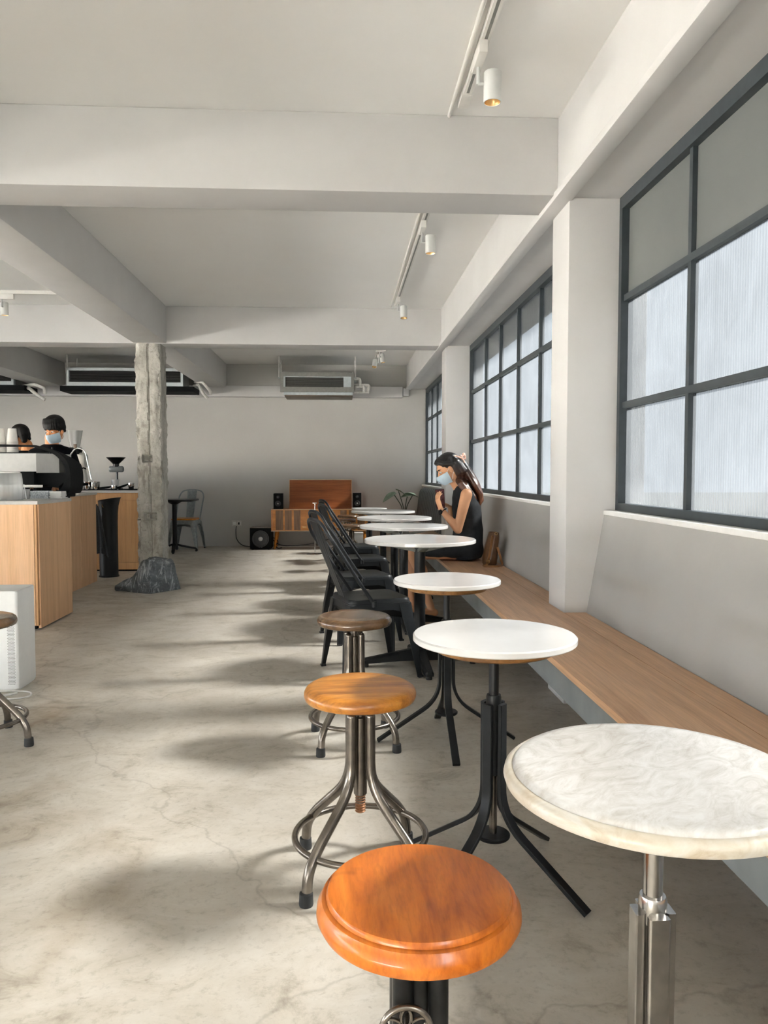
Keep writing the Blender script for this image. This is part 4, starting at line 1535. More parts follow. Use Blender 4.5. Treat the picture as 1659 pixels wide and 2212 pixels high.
MB().box(-5.52, 9.16, BT - 0.006, -2.26, 9.74, BT).build('bar_mat', 'black_matt', t, smooth=0)

# ------------------------------------------------------------------ espresso machine
t = thing('espresso_machine', 'large silver and black espresso machine on the bar counter', 'coffee machine', (-2.235, 6.42, CT))
m = MB()
m.box(-1.30, 0.02, 0.215, -0.245, 0.42, 0.362)
m.prism([(-0.245, 0.02), (-0.10, 0.13), (-0.10, 0.42), (-0.245, 0.42)], 'z', 0.205, 0.362)
m.build('body_panel', 'machine_silver', t, smooth=0)
m = MB()
m.box(-1.30, 0.06, 0.08, -0.28, 0.42, 0.215)
m.prism([(-0.28, 0.10), (-0.30, 0.215), (-0.05, 0.205), (-0.06, 0.13), (-0.12, 0.08)], 'y', 0.13, 0.42)
m.build('lower_body', 'black_matt', t, smooth=0)
o2 = smooth_path([(-1.32, 0, 0.438), (-0.42, 0, 0.437), (-0.25, 0, 0.426), (-0.12, 0, 0.385), (-0.04, 0, 0.32), (-0.006, 0, 0.24), (0.0, 0, 0.14), (-0.010, 0, 0.06), (-0.030, 0, 0.03)], 6)
i2 = smooth_path([(-1.32, 0, 0.420), (-0.42, 0, 0.419), (-0.26, 0, 0.406), (-0.14, 0, 0.362), (-0.075, 0, 0.30), (-0.045, 0, 0.23), (-0.050, 0, 0.14), (-0.10, 0, 0.06), (-0.26, 0, 0.03)], 6)
rings = []
for a, b_ in zip(o2, i2):
    yd = 0.12 + 0.30 * min(1.0, max(0.0, (0.40 - a.z) / 0.12))
    rings.append([(a.x, 0.10, a.z), (a.x, yd, a.z), (b_.x, yd, b_.z), (b_.x, 0.10, b_.z)])
MB().loft(rings).build('side_frame', 'black_matt', t, smooth=40)
m = MB()
m.box(-1.28, 0.08, 0.362, -0.16, 0.095, 0.372)
for x in (-1.2, -0.7, -0.2):
    m.cyl((x, 0.25, 0), 0.008, 0.362, 0.42, 8)
m.build('cup_rail', 'black_gloss', t, smooth=0)
MB().box(-1.25, 0.03, 0.085, -0.20, 0.40, 0.105).build('drip_tray', 'bright_steel', t, smooth=0)
for x in (-1.2, -0.36):
    for y in (0.10, 0.36):
        MB().cyl((x, y, 0), 0.022, 0.0, 0.085, 12).build('machine_foot', 'black_matt', t)
m = MB().box(-0.30, 0.14, 0.0, -0.06, 0.40, 0.04)
m.build('base_foot', 'black_matt', t, smooth=30, bevel=0.01)
w_ = MB().tube(fillet([(-0.115, 0.44, 0.36), (-0.075, 0.46, 0.425), (0.0, 0.47, 0.405), (0.018, 0.48, 0.29), (0.045, 0.49, 0.145)], 0.03, 5), 0.0062, 8).build('steam_wand', 'chrome', t, smooth=60)
MB().cyl((-0.078, 0.46, 0), 0.014, 0.42, 0.455, 10).build('steam_knob', 'brown_seat', w_)
m = MB().lathe([(0.002, 0.06), (0.036, 0.06), (0.038, 0.085), (0.038, 0.10), (0.002, 0.10)], (0.035, 0.55, 0.02), 20)
pf = m.build('portafilter', 'chrome', t, smooth=40)
MB().tube([(0.0, 0.55, 0.105), (-0.10, 0.56, 0.10)], [0.012, 0.015], 10).build('handle', 'black_matt', pf)


def cup_stack(loc, n, label):
    t = thing('cup_stack', label, 'cups', loc, 0, 'paper cup stacks on the espresso machine')
    z = 0
    pr_ = [(0.002, 0), (0.031, 0)]
    m = MB()
    # cups upside down: rims at the bottom of the stack
    for i in range(n):
        zz = 0.012 * i
        m.lathe([(0.043, zz), (0.0455, zz + 0.002), (0.0455, zz + 0.007), (0.0425, zz + 0.009), (0.042, zz + 0.012), (0.040, zz + 0.012)], (0, 0, 0), 24)
    m.build('cup_rims', 'paper_white', t, smooth=40)
    zz = 0.012 * n
    MB().lathe([(0.0405, 0.0), (0.0425, zz), (0.033, zz + 0.100), (0.031, zz + 0.103), (0.030, zz + 0.098), (0.002, zz + 0.098)], (0, 0, 0), 24).build('cup', 'paper_white', t, smooth=40)
    return t


cup_stack((-2.735, 6.61, CT + 0.3625), 9, 'white paper cup stack nearest the barista on the espresso machine')
cup_stack((-2.832, 6.61, CT + 0.3625), 9, 'white paper cup stack at the left edge on the espresso machine')

# frosted fluted dispenser on the counter
t = thing('water_dispenser', 'frosted fluted plastic water container at the left edge of the counter', 'container', (-2.525, 5.95, CT))
rings = []
for z, s in ((0.0, 0.93), (0.006, 0.97), (0.06, 1.0), (0.15, 0.98), (0.195, 0.95), (0.203, 0.92)):
    ring = []
    for j in range(96):
        a = 2 * PI * j / 96
        r = (0.118 + 0.012 * math.cos(4 * a)) * s
        fl_ = 0.006 * abs(math.sin(10 * a)) * (1 - min(1, z / 0.2) * 0.8)
        ring.append(((r + fl_) * math.cos(a), (r + fl_) * 0.8 * math.sin(a), z))
    rings.append(ring)
MB().loft(rings).build('tub', 'clear_cup', t, smooth=50)
MB().lathe([(0.002, 0), (0.108, 0), (0.108, 0.008), (0.03, 0.014), (0.002, 0.014)], (0, 0, 0.203), 40).build('lid', 'plastic_white', t)
m = MB()
rings = [[(-0.02 + r * math.cos(2 * PI * j / 20), y, 0.085 + r * math.sin(2 * PI * j / 20)) for j in range(20)] for r, y in ((0.018, -0.1085), (0.018, -0.112), (0.011, -0.112), (0.011, -0.1085))]
m.loft(rings, False, True)
m.build('round_badge', 'mahogany', t, smooth=0)

t = thing('glass_tumbler', 'small clear glass tumbler with dark contents by the napkin box', 'glass', (-2.475, 6.20, CT))
MB().lathe([(0.002, 0), (0.030, 0), (0.036, 0.075), (0.034, 0.075), (0.0285, 0.006), (0.002, 0.006)], (0, 0, 0), 24).build('glass', 'clear_cup', t, smooth=40)
MB().lathe([(0.002, 0.007), (0.0275, 0.007), (0.030, 0.04), (0.002, 0.042)], (0, 0, 0), 20).build('contents', 'copper_pipe', t)
t = thing('stir_spoon', 'thin white stirring stick leaning beside the water container', 'spoon', (-2.425, 6.06, CT))
MB().tube([(0.012, 0, 0.003), (-0.012, 0.02, 0.115)], 0.0035, 6).build('stick', 'plastic_white', t)

t = thing('napkin_box', 'grey marbled box of napkins on the bar counter', 'box', (-2.392, 6.315, CT), 0.03)
MB().box(-0.070, -0.06, 0, 0.070, 0.06, 0.060).build('box', 'marbled_paper', t, smooth=30, bevel=0.004)
t = thing('paper_stack', 'stack of white paper napkins beside the marbled box', 'napkins', (-2.268, 6.325, CT), 0.03)
rr = random.Random(2)
for i in range(6):
    dx, dy = rr.uniform(-0.004, 0.004), rr.uniform(-0.004, 0.004)
    MB().box(-0.048 + dx, -0.06 + dy, i * 0.0095, 0.044 + dx, 0.06 + dy, i * 0.0095 + 0.0085).build('napkin', 'cup_white', t, smooth=0)

# ------------------------------------------------------------------ things on the back counter
t = thing('coffee_grinder', 'tall white coffee grinder with clear hopper on the back counter', 'grinder', (-3.17, 9.42, BT))
m = MB()
m.box(-0.13, -0.14, 0, 0.10, 0.14, 0.03)
m.prism([(-0.11, 0.03), (0.085, 0.03), (0.075, 0.30), (-0.10, 0.30)], 'y', -0.09, 0.11)
m.build('stand', 'grinder_white', t, smooth=30, bevel=0.01)
m = MB().lathe([(0.002, -0.16), (0.070, -0.16), (0.078, -0.15), (0.078, 0.02), (0.090, 0.03), (0.095, 0.045), (0.095, 0.11), (0.085, 0.13), (0.06, 0.137), (0.002, 0.138)], (0.0, 0.0, 0.345), 28, 'x')
m.build('motor_housing', 'grinder_white', t, smooth=45)
MB().box(-0.055, -0.07, 0.42, 0.065, 0.07, 0.50).build('hopper_neck', 'black_matt', t, smooth=30, bevel=0.008)
pr_ = [(0.045, 0.50), (0.058, 0.53), (0.088, 0.70), (0.092, 0.703), (0.086, 0.703), (0.055, 0.53), (0.042, 0.505)]
rings = []
for r, z in pr_:
    rings.append([(r * (1 + 0.07 * math.cos(6 * 2 * PI * j / 48)) * math.cos(2 * PI * j / 48), r * (1 + 0.07 * math.cos(6 * 2 * PI * j / 48)) * math.sin(2 * PI * j / 48), z) for j in range(48)])
MB().loft(rings, False).build('hopper', 'clear_hopper', t, smooth=45)
MB().tube(fillet([(0.01, -0.1, 0.245), (0.10, -0.13, 0.235), (0.13, -0.11, 0.26), (0.14, -0.05, 0.245)], 0.02, 4), 0.008, 8).build('bag_holder', 'black_matt', t, smooth=50)
MB().prism([(0.08, 0.24), (0.11, 0.25), (0.145, 0.07), (0.115, 0.05)], 'y', -0.04, 0.04).build('chute', 'grinder_white', t, smooth=0)
MB().prism([(0.02, 0.355), (0.035, 0.372), (0.05, 0.355), (0.035, 0.34)], 'y', -0.0925, -0.088).build('emblem', 'black_matt', t, smooth=0)

t = thing('hand_grinder', 'black coffee mill with wide funnel hopper on the back counter', 'grinder', (-2.690, 9.42, BT))
MB().box(-0.05, -0.06, 0, 0.06, 0.06, 0.012).build('base', 'black_matt', t, smooth=30, bevel=0.004)
MB().cyl((0.01, 0, 0), 0.013, 0.01, 0.24, 12).build('pillar', 'tube_black', t)
MB().lathe([(0.002, -0.075), (0.036, -0.075), (0.038, -0.07), (0.038, 0.075), (0.030, 0.085), (0.002, 0.086)], (0, 0, 0.242), 24, 'x').build('barrel', 'apron_grey', t, smooth=45)
MB().lathe([(0.025, -0.0765), (0.032, -0.0765), (0.032, -0.07), (0.002, -0.07)], (0, 0, 0.242), 20, 'x').build('barrel_cap', 'black_matt', t)
MB().lathe([(0.002, 0.27), (0.036, 0.27), (0.036, 0.305), (0.045, 0.315), (0.106, 0.375), (0.112, 0.384), (0.106, 0.384), (0.04, 0.325), (0.002, 0.32)], (0, 0, 0), 32).build('funnel', 'black_gloss', t, smooth=35)

G_TIN = 'steel cups on the back counter'
for i, (x, lab) in enumerate(((-2.975, 'left steel dosing cup beside the white grinder'), (-2.872, 'right steel dosing cup beside the white grinder'))):
    t = thing('steel_cup', lab, 'cup', (x + 0.01, 9.21, BT), 0, G_TIN)
    MB().lathe([(0.002, 0), (0.034, 0), (0.045, 0.095), (0.0435, 0.095), (0.033, 0.004), (0.002, 0.004)], (0, 0, 0), 24).build('cup', 'chrome', t, smooth=40)
t = thing('white_cup', 'white paper cup in front of the funnel coffee mill', 'cup', (-2.668, 9.30, BT))
MB().lathe([(0.002, 0), (0.032, 0), (0.0435, 0.112), (0.0455, 0.115), (0.0455, 0.119), (0.042, 0.119), (0.031, 0.004), (0.002, 0.004)], (0, 0, 0), 24).build('cup', 'cup_white', t, smooth=40)


def portafilter(loc, rz, label, lift):
    t = thing('portafilter', label, 'coffee tool', loc, rz, 'portafilters on the back counter')
    MB().lathe([(0.002, 0.0), (0.03, 0.0), (0.034, 0.012), (0.034, 0.04), (0.037, 0.042), (0.037, 0.05), (0.03, 0.05), (0.028, 0.02), (0.002, 0.018)], (0, 0, lift), 20).build('basket', 'chrome', t, smooth=40)
    MB().tube([(-0.035, 0, 0.035 + lift), (-0.08, 0, 0.028 + lift * 0.6), (-0.17, 0, 0.014)], [0.009, 0.012, 0.014], 10).build('handle', 'black_matt', t, smooth=60)
    return t


portafilter((-2.655, 9.205, BT), 0.15, 'silver portafilter lying in front of the white cup', 0.0)
p2 = portafilter((-2.47, 9.25, BT), 0.1, 'silver portafilter propped up next to the concrete pillar', 0.028)
MB().lathe([(0.002, 0), (0.03, 0), (0.03, 0.028), (0.002, 0.028)], (0, 0, 0), 18).build('tamper_base', 'black_matt', p2)

# ------------------------------------------------------------------ black bin with cloth
t = thing('black_bin', 'tall black cylindrical bin with flared slanted mouth before the back counter', 'bin', (-2.575, 8.68, 0))
rings = []
for z, r, tilt, dx in ((0.0, 0.108, 0, 0), (0.012, 0.110, 0, 0), (0.018, 0.100, 0, 0), (0.60, 0.100, 0, 0), (0.70, 0.102, 0.005, 0.002), (0.78, 0.106, 0.015, 0.006), (0.850, 0.118, 0.03, 0.014), (0.862, 0.124, 0.035, 0.018),
                      (0.857, 0.117, 0.035, 0.018), (0.78, 0.098, 0.015, 0.006), (0.60, 0.092, 0, 0), (0.10, 0.09, 0, 0)):
    rings.append([(dx + r * math.cos(2 * PI * j / 32), r * math.sin(2 * PI * j / 32), z + tilt * 0.55 * math.cos(2 * PI * j / 32 - 0.5)) for j in range(32)])
MB().loft(rings).build('body', 'bin_black', t, smooth=45)
m = MB()
rings = []
for r_, y in ((0.020, -0.098), (0.020, -0.104), (0.013, -0.104), (0.013, -0.098)):
    rings.append([(-0.02 + r_ * 0.8 * math.cos(2 * PI * j / 20), y, 0.80 + r_ * 1.3 * math.sin(2 * PI * j / 20)) for j in range(20)])
m.loft(rings, False, True)
m.build('grip_hole', 'brass', t, smooth=0)
m = MB()
vs, fs = [], []
nu, nv = 14, 22
for i in range(nv + 1):
    q = i / nv
    for j in range(nu + 1):
        s = j / nu - 0.5
        wdt = 0.035 + 0.12 * q ** 0.8
        x = -0.085 + s * wdt * 1.3 + 0.02 * q
        fold = 0.014 * math.sin(s * 17 + q * 2) * (0.3 + q)
        vs.append((x - 0.045 * (1 - q) * 0.2, -0.122 - 0.008 * q + fold, 0.80 - 0.50 * q - 0.06 * (s + 0.5) * q + 0.012 * math.sin(9 * s)))
for i in range(nv):
    for j in range(nu):
        a = i * (nu + 1) + j
        fs.append((a, a + 1, a + nu + 2, a + nu + 1))
clo = MB().add(vs, fs).build('hanging_cloth', 'cloth_grey', smooth=60)
clo.location = (-2.575, 8.68, 0)
sol = clo.modifiers.new('thick', 'SOLIDIFY')
sol.thickness = 0.006
tag(clo, 'dark grey cloth hanging down the side of the black bin', 'cloth')


# ------------------------------------------------------------------ people
def frame(fwd, up):
    f_ = Vector(fwd).normalized()
    u_ = Vector(up)
    u_ = (u_ - f_ * u_.dot(f_)).normalized()
    l_ = u_.cross(f_)
    return Matrix((f_, l_, u_)).transposed()       # columns: forward, left, up


def ellip(mb, c, M, off, r, seg=18, rings=12):
    s = len(mb.v)
    mb.ball((0, 0, 0), r, seg, rings)
    cc = Vector(c) + M @ Vector(off)
    for i in range(s, len(mb.v)):
        mb.v[i] = tuple(cc + M @ Vector(mb.v[i]))


def head(mb, c, M, k_=1.0):
    def e(off, r):
        ellip(mb, c, M, tuple(x * k_ for x in off), tuple(x * k_ for x in r))
    e((-0.012, 0, 0.030), (0.094, 0.073, 0.088))
    e((0.028, 0, -0.035), (0.058, 0.055, 0.075))
    e((0.046, 0, -0.088), (0.030, 0.032, 0.024))
    e((0.072, 0, 0.036), (0.016, 0.050, 0.012))
    for s in (-1, 1):
        e((0.052, 0.038 * s, -0.028), (0.028, 0.020, 0.026))
        e((-0.004, 0.076 * s, -0.008), (0.020, 0.010, 0.031))
        e((0.000, 0.050 * s, -0.055), (0.040, 0.014, 0.035))
    P = [Vector(c) + M @ (Vector(p) * k_) for p in ((0.078, 0, 0.020), (0.094, 0, -0.008), (0.100, 0, -0.022))]
    limb(mb, P, [0.007 * k_, 0.010 * k_, 0.013 * k_], 10)
    e((0.084, 0, -0.052), (0.010, 0.022, 0.006))
    e((0.081, 0, -0.063), (0.010, 0.019, 0.007))


def face_parts(root, c, M, k_=1.0):
    for s in (-1, 1):
        m_ = MB()
        ellip(m_, c, M, (0.0765 * k_, 0.031 * s * k_, 0.008 * k_), (0.010 * k_, 0.014 * k_, 0.007 * k_), 12, 8)
        ey = m_.build('eye', 'eye_white', root, smooth=60)
        m_ = MB()
        ellip(m_, c, M, (0.0845 * k_, 0.031 * s * k_, 0.006 * k_), (0.0035 * k_, 0.006 * k_, 0.006 * k_), 10, 6)
        m_.build('iris', 'eye_dark', ey, smooth=60)
        m_ = MB()
        P = [Vector(c) + M @ (Vector(p) * k_) for p in ((0.086, 0.014 * s, 0.030), (0.086, 0.032 * s, 0.034), (0.074, 0.050 * s, 0.029))]
        m_.tube(P, [0.003 * k_, 0.004 * k_, 0.0025 * k_], 6)
        m_.build('eyebrow', 'hair_black', root, smooth=60)


def mask(root, c, M, k_=1.0):
    m_ = MB()
    vs, fs = [], []
    nu, nv = 16, 10
    for i in range(nv + 1):
        q = i / nv
        z = -0.012 - 0.088 * q
        for j in range(nu + 1):
            a = (j / nu - 0.5) * 2 * 1.25
            rad = 0.081 + 0.004 * math.sin(q * PI)
            x = 0.008 + rad * math.cos(a) * (1.0 - 0.10 * max(0, q - 0.6)) + 0.038 * math.exp(-(a / 0.42) ** 2) * (1 - 0.5 * abs(q - 0.22) * 2)
            y = rad * 0.92 * math.sin(a) * (1 - 0.20 * max(0, q - 0.5) * 2)
            zz = z + 0.010 * (1 - math.cos(a)) * (0.5 - q)
            zz += 0.0015 * math.sin(q * 22)
            vs.append(Vector(c) + M @ (Vector((x, y, zz)) * k_))
    for i in range(nv):
        for j in range(nu):
            a = i * (nu + 1) + j
            fs.append((a, a + 1, a + nu + 2, a + nu + 1))
    m_.add(vs, fs)
    o_ = m_.build('face_mask', 'mask_blue', root, smooth=60)
    sol_ = o_.modifiers.new('thick', 'SOLIDIFY')
    sol_.thickness = 0.003
    sol_.offset = 1
    for s in (-1, 1):
        m_ = MB()
        for z0, z1 in ((-0.008, 0.020), (-0.085, -0.035)):
            P = [Vector(c) + M @ (Vector(p) * k_) for p in ((0.030, 0.067 * s, z0), (0.012, 0.075 * s, (z0 + z1) / 2), (-0.010, 0.080 * s, z1))]
            m_.tube(smooth_path(P, 4), 0.0014 * k_, 6)
        m_.build('ear_loop', 'plastic_white', o_, smooth=60)


def hand(mb, wrist, d, n, curls, k_=1.0, side=1, thumb=(0.55, 0.75, 0.25), thumb_curl=0.4):
    """palm, four unequal fingers bent at the knuckles and a thumb leaving the side of the palm.
    d: towards the fingers, n: where the palm faces, side: which edge carries the thumb"""
    d = Vector(d).normalized()
    n = Vector(n)
    n = (n - d * n.dot(d)).normalized()
    w = d.cross(n) * side
    W = Vector(wrist)
    slab_loft(mb, [(W - d * 0.012 * k_, w, n, 0.022 * k_, 0.016 * k_), (W + d * 0.02 * k_, w, n, 0.032 * k_, 0.016 * k_),
                   (W + d * 0.055 * k_, w, n, 0.039 * k_, 0.0145 * k_), (W + d * 0.085 * k_, w, n, 0.039 * k_, 0.0115 * k_), (W + d * 0.093 * k_, w, n, 0.034 * k_, 0.008 * k_)], 16)
    offs = (0.0295, 0.010, -0.0095, -0.028)
    lens = ((0.040, 0.024, 0.019), (0.044, 0.027, 0.020), (0.041, 0.025, 0.019), (0.032, 0.019, 0.017))
    for o_, L, cu in zip(offs, lens, curls):
        p = W + w * (o_ * k_) + d * (0.080 - abs(o_) * 0.12) * k_
        P, R_ = [p], [0.0092 * k_]
        ang = 0
        for q, l_ in enumerate(L):
            ang += cu * (0.8, 1.0, 0.7)[q]
            p = p + (d * math.cos(ang) + n * math.sin(ang)) * l_ * k_
            P.append(p)
            R_.append((0.0086, 0.0078, 0.0068)[q] * k_)
        limb(mb, P, R_, 10)
    a, b_, c_ = thumb
    td = (d * a + w * b_ + n * c_).normalized()
    p = W + d * 0.022 * k_ + w * 0.020 * k_
    P, R_ = [p], [0.0125 * k_]
    for q, l_ in enumerate((0.036, 0.030, 0.024)):
        td2 = (td * math.cos(thumb_curl * q * 0.5) + d * math.sin(thumb_curl * q * 0.5)).normalized()
        p = p + td2 * l_ * k_
        P.append(p)
        R_.append((0.0110, 0.0098, 0.0080)[q] * k_)
    limb(mb, P, R_, 10)


# ---- the seated woman with a phone
wo = thing('person', 'seated woman in sleeveless charcoal dress and face mask holding a phone', 'person', (1.0, 6.10, 0))
B = MB()
hc = (-0.140, 0.0, 1.182)
HM = frame((-0.86, -0.10, -0.50), (-0.50, 0, 0.86))
head(B, hc, HM, 0.97)
limb(B, [(-0.105, 0, 1.12), (-0.04, 0, 1.02)], [0.047, 0.052])
X, Y, Z = (1, 0, 0), (0, 1, 0), (0, 0, 1)
slab_loft(B, [((0.015, 0, 0.47), X, Y, 0.06, 0.10), ((0.020, 0, 0.52), X, Y, 0.105, 0.155), ((0.020, 0, 0.60), X, Y, 0.100, 0.150), ((0.022, 0, 0.70), X, Y, 0.085, 0.120),
              ((0.012, 0, 0.82), X, Y, 0.092, 0.130), ((0.0, 0, 0.92), X, Y, 0.095, 0.145), ((-0.015, 0, 0.99), X, Y, 0.078, 0.150), ((-0.03, 0, 1.035), X, Y, 0.055, 0.085), ((-0.035, 0, 1.05), X, Y, 0.04, 0.05)], 24)
# left arm (near): upper arm down, forearm up to the phone
shL, elL, wrL = (-0.020, -0.168, 0.985), (-0.090, -0.195, 0.712), (-0.212, -0.150, 0.862)
limb(B, [shL, (-0.055, -0.190, 0.86), elL], [0.047, 0.041, 0.033])
limb(B, [elL, (-0.135, -0.185, 0.772), wrL], [0.034, 0.032, 0.0215])
hand(B, (-0.218, -0.146, 0.872), (-0.32, 0.12, 0.94), (0.88, 0.35, 0.2), (0.35, 0.45, 0.5, 0.55), 0.90, 1, (0.75, 0.55, 0.35), 0.3)
# right arm (far): finger on the screen
shR, elR, wrR = (-0.020, 0.168, 0.985), (-0.070, 0.200, 0.735), (-0.115, 0.040, 0.870)
limb(B, [shR, (-0.045, 0.190, 0.86), elR], [0.047, 0.041, 0.033])
limb(B, [elR, (-0.09, 0.13, 0.80), wrR], [0.034, 0.032, 0.0215])
hand(B, (-0.118, 0.034, 0.876), (-0.82, -0.30, 0.42), (-0.30, -0.2, -0.85), (0.25, 0.75, 0.9, 0.95), 0.88, 1, (0.8, 0.5, 0.2), 0.2)
# legs
for s, kn, an, to in ((-1, (-0.435, -0.095, 0.520), (-0.285, -0.085, 0.085), (-0.43, -0.10, 0.030)), (1, (-0.455, 0.095, 0.520), (-0.415, 0.09, 0.085), (-0.56, 0.10, 0.030))):
    hp = (-0.01, 0.085 * s, 0.545)
    limb(B, [hp, ((hp[0] + kn[0]) / 2, (hp[1] + kn[1]) / 2, 0.542), kn], [0.082, 0.072, 0.054], 16)
    k_, a_ = Vector(kn), Vector(an)
    q = k_.lerp(a_, 0.33) + Vector((0.022, 0, 0))
    limb(B, [kn, q, k_.lerp(a_, 0.7), an], [0.050, 0.052, 0.036, 0.030], 14)
    limb(B, [(an[0] + 0.030, an[1], 0.045), (an[0] - 0.04, an[1], 0.048), ((an[0] + to[0]) / 2 - 0.02, to[1], 0.036), (to[0] + 0.01, to[1], 0.027)], [0.030, 0.034, 0.036, 0.024], 12)
    for q in range(5):
        yo = (q - 2) * 0.015
        L = 0.028 - 0.004 * (q if s < 0 else 4 - q)
        limb(B, [(to[0] + 0.005, to[1] + yo, 0.024), (to[0] - L, to[1] + yo, 0.021)], [0.009, 0.0075], 8)
body = skin_obj(B, 'body', 'skin', wo, 0.0048, 5)
face_parts(wo, hc, HM, 0.97)
mask(wo, hc, HM, 0.97)

# dress: bodice + lap in one cloth skin
D_ = MB()
slab_loft(D_, [((-0.02, 0, 0.466), X, Y, 0.10, 0.17), ((0.008, 0, 0.480), X, Y, 0.122, 0.188), ((0.012, 0, 0.53), X, Y, 0.130, 0.190), ((0.018, 0, 0.62), X, Y, 0.122, 0.178), ((0.022, 0, 0.72), X, Y, 0.116, 0.160),
               ((0.016, 0, 0.82), X, Y, 0.115, 0.156), ((0.006, 0, 0.90), X, Y, 0.112, 0.158), ((-0.006, 0, 0.965), X, Y, 0.098, 0.150), ((-0.016, 0, 1.010), X, Y, 0.080, 0.140), ((-0.026, 0, 1.040), X, Y, 0.064, 0.095), ((-0.03, 0, 1.052), X, Y, 0.055, 0.068)], 28)
slab_loft(D_, [((0.0, 0, 0.545), Z, Y, 0.085, 0.185), ((-0.10, 0, 0.548), Z, Y, 0.090, 0.188), ((-0.20, 0, 0.550), Z, Y, 0.087, 0.185), ((-0.30, 0, 0.546), Z, Y, 0.084, 0.182), ((-0.345, 0, 0.542), Z, Y, 0.080, 0.180), ((-0.352, 0, 0.540), Z, Y, 0.074, 0.172)], 28)
dress = bpy.data.objects.new('dress', union_mesh(D_, 'dress', 'dress_charcoal', 0.008, 6))
# soft folds across the waist and lap
for v in dress.data.vertices:
    p = v.co
    w_ = noise.noise(Vector((p.x * 5, p.y * 5, p.z * 11))) * 0.006 + noise.noise(Vector((p.x * 13 + p.z * 9, p.y * 6, p.z * 15 - p.x * 8))) * 0.0045
    if p.z < 0.96 and p.z > 0.475:
        v.co = p + v.normal * w_
C.objects.link(dress)
dress.parent = wo

# hair: crown, half-up bundle and the long loose length down the back
Hm = MB()


def hp_(x, y, z):
    return tuple(Vector(hc) + HM @ (Vector((x, y, z)) * 0.97))


ellip(Hm, hc, HM, (-0.026, 0, 0.042), (0.094, 0.081, 0.086), 24, 16)
ellip(Hm, hc, HM, (0.014, 0, 0.086), (0.062, 0.062, 0.036), 20, 12)
for s in (-1, 1):
    limb(Hm, [hp_(0.055, 0.045 * s, 0.088), hp_(0.030, 0.070 * s, 0.060), hp_(-0.02, 0.080 * s, 0.035), hp_(-0.06, 0.072 * s, 0.0)], [0.018, 0.016, 0.020, 0.03], 12)
    limb(Hm, [hp_(-0.045, 0.066 * s, 0.0), hp_(-0.048, 0.074 * s, -0.055), (-0.052, 0.098 * s, 1.06), (-0.005, 0.118 * s, 1.00), (0.035, 0.105 * s, 0.94), (0.055, 0.09 * s, 0.885)], [0.036, 0.030, 0.028, 0.028, 0.024, 0.012], 12)
# hair falling behind the ear over the neck
for i in range(7):
    y = -0.072 + 0.024 * i
    limb(Hm, [hp_(-0.07, y, 0.02), hp_(-0.082, y * 1.05, -0.06), (-0.012, y * 1.2, 1.04), (0.05, y * 1.25, 0.96), (0.075, y * 1.2, 0.90)], [0.034, 0.032, 0.030, 0.026, 0.012], 10)
# the loose length
path = [(-0.075, 0, 1.262), (-0.030, 0, 1.225), (0.020, 0, 1.150), (0.070, 0, 1.07), (0.105, 0, 0.99), (0.118, 0, 0.93), (0.100, 0, 0.885)]
wid = [0.040, 0.058, 0.075, 0.090, 0.092, 0.080, 0.040]
thk = [0.030, 0.040, 0.042, 0.038, 0.032, 0.026, 0.012]
P = [Vector(p) for p in path]
rings = []
for i, p in enumerate(P):
    tg_ = (P[min(i + 1, len(P) - 1)] - P[max(i - 1, 0)]).normalized()
    nn_ = tg_.cross(Vector(Y)).normalized()
    rings.append((p, nn_, Y, thk[i], wid[i]))
slab_loft(Hm, rings, 20)
for i in range(9):
    y = -0.085 + i * 0.021
    ln = 0.90 - 0.02 * (i % 3)
    limb(Hm, [(0.0, y * 0.6, 1.17), (0.066 + 0.01 * (i % 2), y, 1.05), (0.112, y * 1.02, 0.98), (0.105 - 0.012 * (i % 3), y, ln)], [0.02, 0.020, 0.018, 0.008], 8)
hair = skin_obj(Hm, 'hair', 'hair_brown', wo, 0.0055, 3)
hm = hair.data
for v in hm.vertices:
    p = v.co
    v.co = p + v.normal * (0.0028 * noise.noise(Vector((p.x * 26, p.y * 85, p.z * 9))))
clip = MB()
clip.tube(smooth_path([(-0.100, -0.055, 1.300), (-0.060, -0.052, 1.290), (-0.030, -0.062, 1.268), (-0.020, -0.066, 1.245)], 5), 0.006, 8)
clip.tube(smooth_path([(-0.045, -0.066, 1.282), (-0.030, -0.055, 1.305), (-0.012, -0.045, 1.300), (-0.018, -0.055, 1.280), (-0.040, -0.06, 1.278)], 5), 0.006, 8)
clip.tube(smooth_path([(-0.05, -0.02, 1.302), (-0.020, 0.0, 1.300), (0.0, 0.01, 1.275)], 5), 0.006, 8)
clip.ball((-0.022, -0.030, 1.312), (0.014, 0.012, 0.012), 12, 8)
clip.v = [(x, y - 0.006, z - 0.014) for x, y, z in clip.v]
clip.build('hair_clip', 'clip_pink', wo, smooth=60)

m = MB()
wd = (Vector(wrL) - Vector(elL)).normalized()
wp = Vector(elL).lerp(Vector(wrL), 0.93)
u_ = wd.cross(Vector((0, 0, 1))).normalized()
v_ = wd.cross(u_)
pts = [wp + u_ * 0.0265 * math.cos(2 * PI * i / 24) + v_ * 0.0265 * math.sin(2 * PI * i / 24) for i in range(24)]
m.tube(pts, 0.0055, 6, True, [(-0.5, -1.9), (0.5, -1.9), (0.5, 1.9), (-0.5, 1.9)])
wt = m.build('wristwatch', 'black_matt', wo, smooth=40)
m = MB()
cpos = wp + Vector((-0.020, -0.022, -0.003))
m.ball(tuple(cpos), (0.016, 0.010, 0.019), 14, 8)
m.build('watch_face', 'black_gloss', wt, smooth=60)
